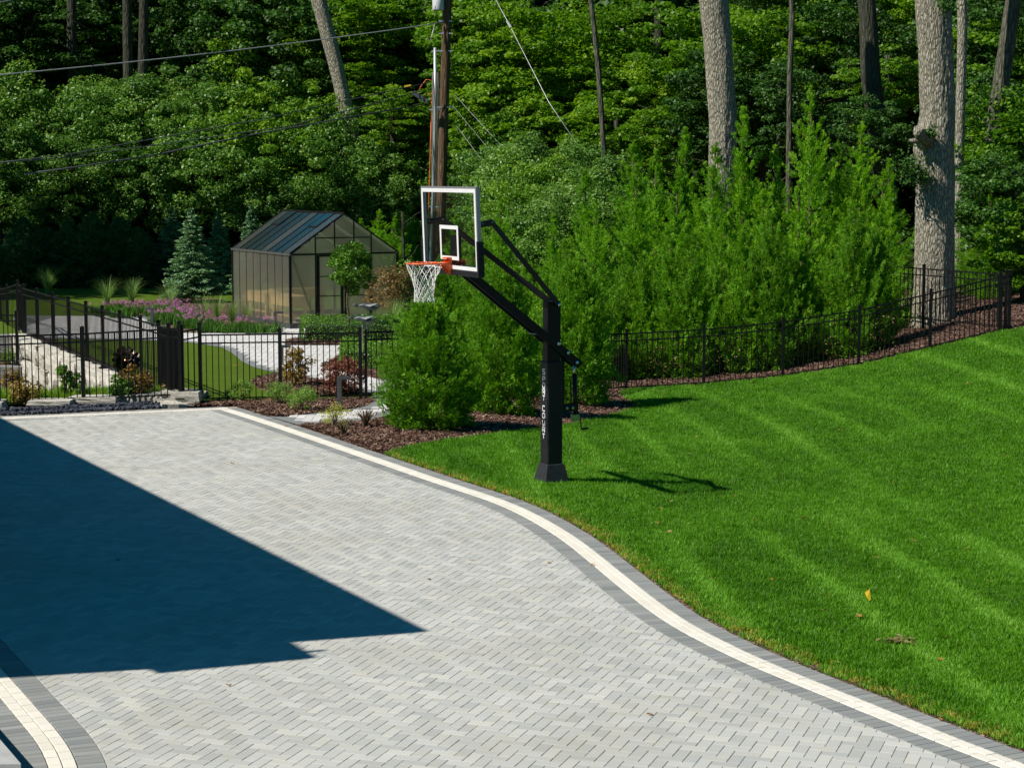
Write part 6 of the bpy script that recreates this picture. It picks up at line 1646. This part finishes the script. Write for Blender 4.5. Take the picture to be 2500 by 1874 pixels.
# ---- allium clumps
def allium(seed, R=.34, H=.34, fl=13):
    rng = rs(seed); V = []; F = []; T = []
    lm = blades([(rng.uniform(-R, R) * .8, rng.uniform(-R, R) * .8, 0) for _ in range(16)], H * .85, 'allium_leaf', 'leaves', seed, .008, 12, .1, .7)
    fm = MB(); heads = []
    for k in range(fl):
        x, y = rng.uniform(-R, R, 2); z = H * rng.uniform(.85, 1.15); heads.append((x, y, z))
    C = []; N = []
    for h in heads:
        u = rng.normal(size=(34, 3)); u /= np.linalg.norm(u, axis=1, keepdims=True); C.append(np.array(h) + u * .034); N.append(u)
    C = np.concatenate(C); N = np.concatenate(N)
    hd = quads(C, N + rng.normal(size=N.shape) * .4, rng.uniform(.014, .028, len(C)), .7, rng, 'flower_heads', 'allium_flower', rng.uniform(0, 1, len(C)))
    return lm, hd
AL = [allium(1, fl=6), allium(2, .36, .36, 13), allium(3, .32, .3, 6)]
al = [(512, 808), (540, 808), (568, 809), (596, 809), (624, 810), (651, 810), (478, 803), (455, 800), (435, 792), (410, 788), (392, 790), (425, 778), (450, 776), (470, 785), (497, 797), (525, 799), (395, 772), (370, 768), (345, 765), (312, 764), (285, 762), (262, 762), (330, 774), (300, 774), (440, 765), (415, 763), (460, 795), (240, 764)]
for i, (x, y) in enumerate(al):
    k = (1 if 380 < x < 480 else (2 if x < 300 else 0))
    t = thing('allium_clump', G(x, y, .04), 'purple flowering allium clump in the bed beside the garden path', 'flowers', 'purple allium clumps', i * 1.7); s = .95 + .1 * (i % 3); t.scale = (s, s, s * (1.0 if x < 480 else .9))
    link(bpy.data.objects.new('leaves', AL[k][0]), t); link(bpy.data.objects.new('flower_heads', AL[k][1]), t)

# ============================================================ SMALL THINGS
def path_light(px, py, h_px, label, arm=1):
    p = G(px, py, .02); h = DP(px, py - h_px, p.y).z
    t = thing('path_light', p, label, 'garden light', 'black path lights in the garden')
    m = MB(); m.box(-.04, -.04, -.02, .04, .04, h); m.build('light_post', 'sill_metal', t, bevel=.004)
    m = MB(); m.box(.0401 if arm > 0 else -.20, -.04, h - .06, .20 if arm > 0 else -.0401, .04, h); m.build('light_head', 'sill_metal', t, bevel=.004)
    return t
path_light(829, 1001, 80, 'dark L shaped path light standing in the bark mulch outside the fence')
path_light(672, 812, 50, 'dark path light at the end of the flower bed beside the greenhouse', 1)
path_light(733, 842, 60, 'thin dark path light at the left end of the boxwood hedge', -1).scale = (.5, .5, 1)
path_light(372, 797, 44, 'dark path light among the purple flowers', -1)
path_light(688, 890, 46, 'dark path light hidden behind the fence post by the golden shrub')
path_light(876, 874, 42, 'dark path light in front of the near boxwood hedge', -1)
path_light(866, 818, 45, 'square topped dark path light in front of the greenhouse door')
# metal spinner
p = DP(310, 972, 37.2); p.z = 0.0; c = DP(311, 879, 37.2)
t = thing('wind_spinner', p, 'round dark bronze flower shaped metal wind spinner behind the fence', 'garden ornament')
m = MB(); m.tube([(0, .02, -.1), (0, .02, c.z - p.z)], .01, 6); m.build('stake', 'spinner', t)
def petal(mb, a, r0, r1, w, z, ox, tilt):
    ca, sa = math.cos(a), math.sin(a); pts = []
    for s, ww in ((r0, .25), (r0 + (r1 - r0) * .35, .8), (r0 + (r1 - r0) * .75, 1.0), (r1, .45)):
        for sd_ in (-1, 1):
            q = (s * ca - sd_ * w * ww * sa, ox + tilt * sd_ * ww * .03 + (.02 if s > r0 + .1 else 0), s * sa + sd_ * w * ww * ca); pts.append(q)
    back = [(q[0], q[1] + .003, q[2]) for q in pts]
    mb.poly(pts + back, [(0, 1, 3, 2), (2, 3, 5, 4), (4, 5, 7, 6), (8, 10, 11, 9), (10, 12, 13, 11), (12, 14, 15, 13), (6, 7, 15, 14)])
for ring, (r0, r1, n, w, oy) in enumerate(((.10, .275, 14, .05, 0.0), (.06, .19, 10, .04, -.04), (.02, .12, 8, .03, -.07))):
    for k in range(n):
        m = MB(); petal(m, 2 * math.pi * k / n + ring * .2, r0, r1, w, 0, oy, 1); o = m.build('petal', 'spinner', t); o.location = (0, 0, c.z - p.z)
m = MB(); sphere(m, (0, -.08, c.z - p.z), .025); m.build('hub', 'copper', t)
# heron sculptures
def heron(x, yb, dep, ytop, label, s, flip=1):
    b = DP(x, yb, dep); b.z = 0.0; z1 = DP(x, ytop, dep).z
    t = thing('heron_sculpture', b, label, 'garden sculpture', 'metal bird sculptures')
    m = MB()
    for k in (-.05, .06): m.tube([(k, 0, 0), (k * .7, 0, z1 * .5), (k * .4, 0, z1)], .009, 6)
    m.build('legs', 'green_metal', t)
    m = MB(); pts = []; n = 9
    prof = [(-.30, .0, .005), (-.24, .035, .03), (-.12, .05, .075), (.0, .02, .10), (.12, -.01, .09), (.22, .0, .05), (.32, .05, .008)]
    m.tube([(px_ * s * flip, 0, z1 + pz * s) for px_, pz, r_ in prof], [r_ * s * .8 for *_, r_ in prof], 8); m.build('body', 'green_metal', t, smooth=True)
    m = MB(); m.tube([(-.24 * s * flip, 0, z1 + .04 * s), (-.34 * s * flip, 0, z1 + .06 * s), (-.40 * s * flip, 0, z1 + .055 * s)], [.022 * s, .034 * s, .006 * s], 8); m.build('head', 'green_metal', t, smooth=True)
    m = MB()
    for sd_ in (-1, 1): m.poly([(-.12 * s * flip, sd_ * .04, z1 + .06 * s), (.1 * s * flip, sd_ * .05, z1 + .07 * s), (.26 * s * flip, sd_ * .13, z1 + .11 * s), (.05 * s * flip, sd_ * .12, z1 + .02 * s)], [(0, 1, 2, 3), (3, 2, 1, 0)])
    m.build('wings', 'green_metal', t)
heron(889, 870, 47.0, 781, 'lower metal bird sculpture on thin legs behind the gate', 1.0)
heron(900, 858, 47.6, 750, 'higher metal bird sculpture on thin legs against the greenhouse', 1.0)
# marker flag
p = GT(2123, 1474, .02); t = thing('marker_flag', p, 'small curled yellow marker flag on a wire in the lawn', 'flag')
hF = DP(2123, 1435, p.y).z - p.z
m = MB(); m.tube([(0, 0, -.02), (.0, 0, hF)], .0022, 5); m.build('flag_wire', 'wire_light', t)
m = MB(); pts = [(.006, 0, hF), (-.05, .01, hF - .045), (-.028, -.005, hF - .10), (-.012, 0, hF - .125), (.008, -.008, hF - .115), (.012, .012, hF - .05)]
m.poly(pts + [(a, b + .003, c_) for a, b, c_ in pts], [(0, 1, 2, 3, 4, 5), (11, 10, 9, 8, 7, 6)] + [(k, k + 6, (k + 1) % 6 + 6, (k + 1) % 6) for k in range(6)]); m.build('flag_sheet', 'yellow_tag', t)
# fallen leaves
def leaf_mesh(seed, s):
    rng = rs(seed); n = 14; pts = [(0, 0, .006)]
    for k in range(n):
        a = 2 * math.pi * k / n; r = s * (1.0 if k % 2 == 0 else .48) * rng.uniform(.75, 1.15) * (1.1 if abs(math.sin(a)) < .5 else .85)
        pts.append((math.cos(a) * r, math.sin(a) * r * .8, .004 + rng.uniform(0, .35) * s))
    F = [(0, 1 + k, 1 + (k + 1) % n) for k in range(n)]
    return mesh_np('dry_leaf', pts, F, M['dryleaf'], [rng.uniform(.0, 1)] * n)
LM = [leaf_mesh(k, .052) for k in range(8)]
lf = [(1385, 1141), (1440, 1133), (1512, 1098), (1565, 1095), (1680, 1108), (1702, 1067), (1620, 963), (1723, 960), (1588, 993), (1562, 1007), (1275, 1150), (1520, 1151), (1611, 1205), (1638, 1224), (1672, 1200), (1745, 1207), (1900, 1167), (1520, 1255), (1605, 1277), (1615, 1241), (1634, 1298), (1680, 1278), (1740, 1211), (1825, 1226), (1962, 1266), (1845, 1269), (1743, 1411), (1884, 1415), (2022, 1277), (2003, 1453), (2015, 1489), (2025, 1453), (2098, 1505), (2309, 1557), (2332, 1601), (2297, 1609), (2140, 1362), (1960, 935), (2315, 905), (2360, 938), (1845, 1084), (1795, 1212), (2180, 1180), (2230, 1320), (2420, 1420), (2380, 1250), (2450, 1110), (2050, 1050), (2240, 1020), (2360, 1340), (2080, 1180)]
for i, (x, y) in enumerate(lf):
    p = GT(x, y, .045); s = rr.uniform(.55, 1.1) * (1.5 if (x, y) in ((1962, 1266), (1611, 1277)) else 1.0)
    o = mobj('fallen_leaf', LM[i % 8], None, p); o.rotation_euler = (rr.uniform(-.5, .5), rr.uniform(-.3, .3), rr.uniform(0, 6.28)); o.scale = (s, s, s)
    tag(o, 'small dry fallen leaf lying on the mown lawn', 'leaf', 'fallen leaves on the lawn')
for i, (x, y, lab) in enumerate([(698, 1041, 'curled brown leaf on the cream border strip near the walkway'), (557, 1673, 'dark green leaf on the pavers left of the lower middle'), (1046, 1414, 'small green leaf on the sunlit pavers right of the shadow edge'), (1153, 1368, 'small brown leaf on the pavers inside the border curve'), (1447, 1379, 'brown leaf on the grey border strip by the lawn curve'),
                                (1340, 1373, 'tiny brown leaf on the pavers just inside the grey border'), (1587, 1744, 'small green leaf on the pavers at the lower centre'), (567, 1131, 'tiny yellow green leaf on the far part of the pavers'), (2295, 1757, 'small bright green sprig on the grey border at lower right'), (287, 1368, 'reddish speck of a leaf inside the dark shadow')]):
    o = mobj('fallen_leaf', LM[i % 8], None, G(x, y, .004)); o.rotation_euler = (.2, .1, i); s = .75 if i != 6 else .6; o.scale = (s, s, s * 1.3); tag(o, lab, 'leaf', 'fallen leaves on the pavers')
for i, (x, y) in enumerate([(575, 893), (808, 903), (770, 880)]):
    o = mobj('fallen_leaf', LM[i + 2], None, G(x, y, .03)); o.scale = (1.6, 1.6, 1.4); tag(o, ['pale green leaf lying on the turf behind the fence', 'yellow leaf on the garden path, right of the golden shrub', 'yellow green leaf on the garden path, farther one'][i], 'leaf', 'fallen leaves in the garden')
rng = rs(77)
for i, (x, y, lab) in enumerate([(2188, 1563, 'cluster of dead olive brown oak leaves lying on the near lawn')]):
    p = GT(x, y, .05); C = rng.normal(size=(60, 3)) * np.array([.085, .05, .012]); o = mobj('oak_twig', quads(C, rng.normal(size=(60, 3)) * .5 + np.array([0, 0, 1.0]), rng.uniform(.05, .10, 60), .45, rng, 'oak_twig', 'olive_dead', rng.uniform(0, 1, 60), .1), None, p); tag(o, lab, 'twig')
for (x, y) in [(x_, y_) for x_, y_ in [(1455, 1012), (1500, 985), (1840, 940), (1960, 905), (2130, 870), (2160, 838), (2185, 846), (2225, 838), (2205, 860), (640, 935), (655, 975), (820, 970), (680, 1000), (715, 990), (850, 1083), (910, 1087), (970, 1078), (1010, 1085), (830, 1055)]]:
    p = GT(x, y, .05); o = mobj('fallen_leaf', LM[int(x) % 8], None, p); s = rr.uniform(.7, 1.3); o.scale = (s, s, s * 1.2); o.rotation_euler = (0, 0, x); tag(o, 'dry orange brown leaf lying on the bark mulch', 'leaf', 'fallen leaves on the bark mulch')

# ============================================================ NEAR LEFT PLANTER AND THE HOUSE THAT CASTS THE SHADOW
H0 = .30
c1 = G(52, 1862, H0); c0 = G(-4, 1797, H0); dd = (c1 - c0).normalized(); nn = Vector((-dd.y, dd.x, 0)); nn = nn if nn.x < 0 else -nn
pt = thing('stone_planter', c1, 'pale grey stone cap of a low wall in the bottom left corner', 'low wall')
def L_(p): return p - c1
far = c0 - dd * 3; e2 = Vector((-1.0, -.08, 0)).normalized()
m = MB(); q = [L_(c1), L_(far), L_(far + e2 * 1.2), L_(c1 + e2 * 1.2)]
q = [Vector((v.x, v.y, 0)) for v in q]
m.hexa([v + Vector((0, 0, -.07)) for v in q] + [v for v in q]); m.build('cap_stone', 'coping', pt, bevel=.006)
q2 = [Vector((v.x * .97 - .03, v.y, 0)) for v in q]
m = MB(); m.hexa([v + Vector((0, 0, -H0 - .1)) for v in q2] + [v + Vector((0, 0, -.071)) for v in q2]); m.build('wall_body', 'planter_side', pt)
# roof outline: the shadow outline moved back up the sun direction
EH = 6.3
off = Vector((SUNV.x / -SUNV.z, SUNV.y / -SUNV.z, 0)) * EH
shp = [(45, 1040), (1049, 1540), (712, 1565.5), (776, 1604.5), (441, 1637), (418, 1627), (0, 1652.5)]
S = [G(x, y, 0) for x, y in shp]
S.insert(0, S[0] + (S[0] - S[1]).normalized() * 7)
S.append(S[-1] + (S[-1] - S[-2]).normalized() * 3.2)
S += [Vector((-22, 8, 0)), Vector((-28, 30, 0))]
roof = [Vector((p.x - off.x, p.y - off.y, EH)) for p in S]
hs = thing('house', (roof[1].x, roof[1].y, 0), 'house beside the driveway whose roof casts the large shadow', 'house')
hl = hs.location
m = MB(); n = len(roof)
cen = Vector((-19, 26, 0))
top = [p - hl for p in roof]; apex = Vector((-19, 27, EH + 2.2)) - hl
m.poly([p + Vector((0, 0, 0)) for p in top] + [p + Vector((0, 0, -.22)) for p in top] + [apex], [(k, (k + 1) % n, 2 * n) for k in range(n)] + [(n + k, n + (k + 1) % n, (k + 1) % n, k) for k in range(n)] + [tuple(n + k for k in range(n))[::-1]])
m.build('roof', 'roof_shingle', hs)
wl_ = [roof[0], roof[1], roof[3], roof[5], roof[7]]
m = MB()
def inset(p): v = (cen - Vector((p.x, p.y, 0))).normalized() * 1.0; return Vector((p.x + v.x, p.y + v.y, 0)) - hl
W_ = [inset(roof[k]) for k in (1, 2, 8, 9, 10)] if n > 10 else [inset(p) for p in roof]
k_ = len(W_)
m.poly([Vector((p.x, p.y, -.3)) for p in W_] + [Vector((p.x, p.y, EH - .225)) for p in W_], [(k, (k + 1) % k_, (k + 1) % k_ + k_, k + k_) for k in range(k_)]); m.build('wall', 'house_wall', hs)
# thin gutter spout that draws the little spike of shadow
q = G(815, 1584, 0) - Vector((off.x, off.y, 0)) + Vector((0, 0, EH)) - hl; q0 = G(745, 1590, 0) - Vector((off.x, off.y, 0)) + Vector((0, 0, EH)) - hl
m = MB(); m.bar(q0 - Vector((0, 0, .1)), q - Vector((0, 0, .1)), .06); m.build('gutter_end', 'gutter_metal', hs)
print('objects', len(bpy.data.objects), 'script done')
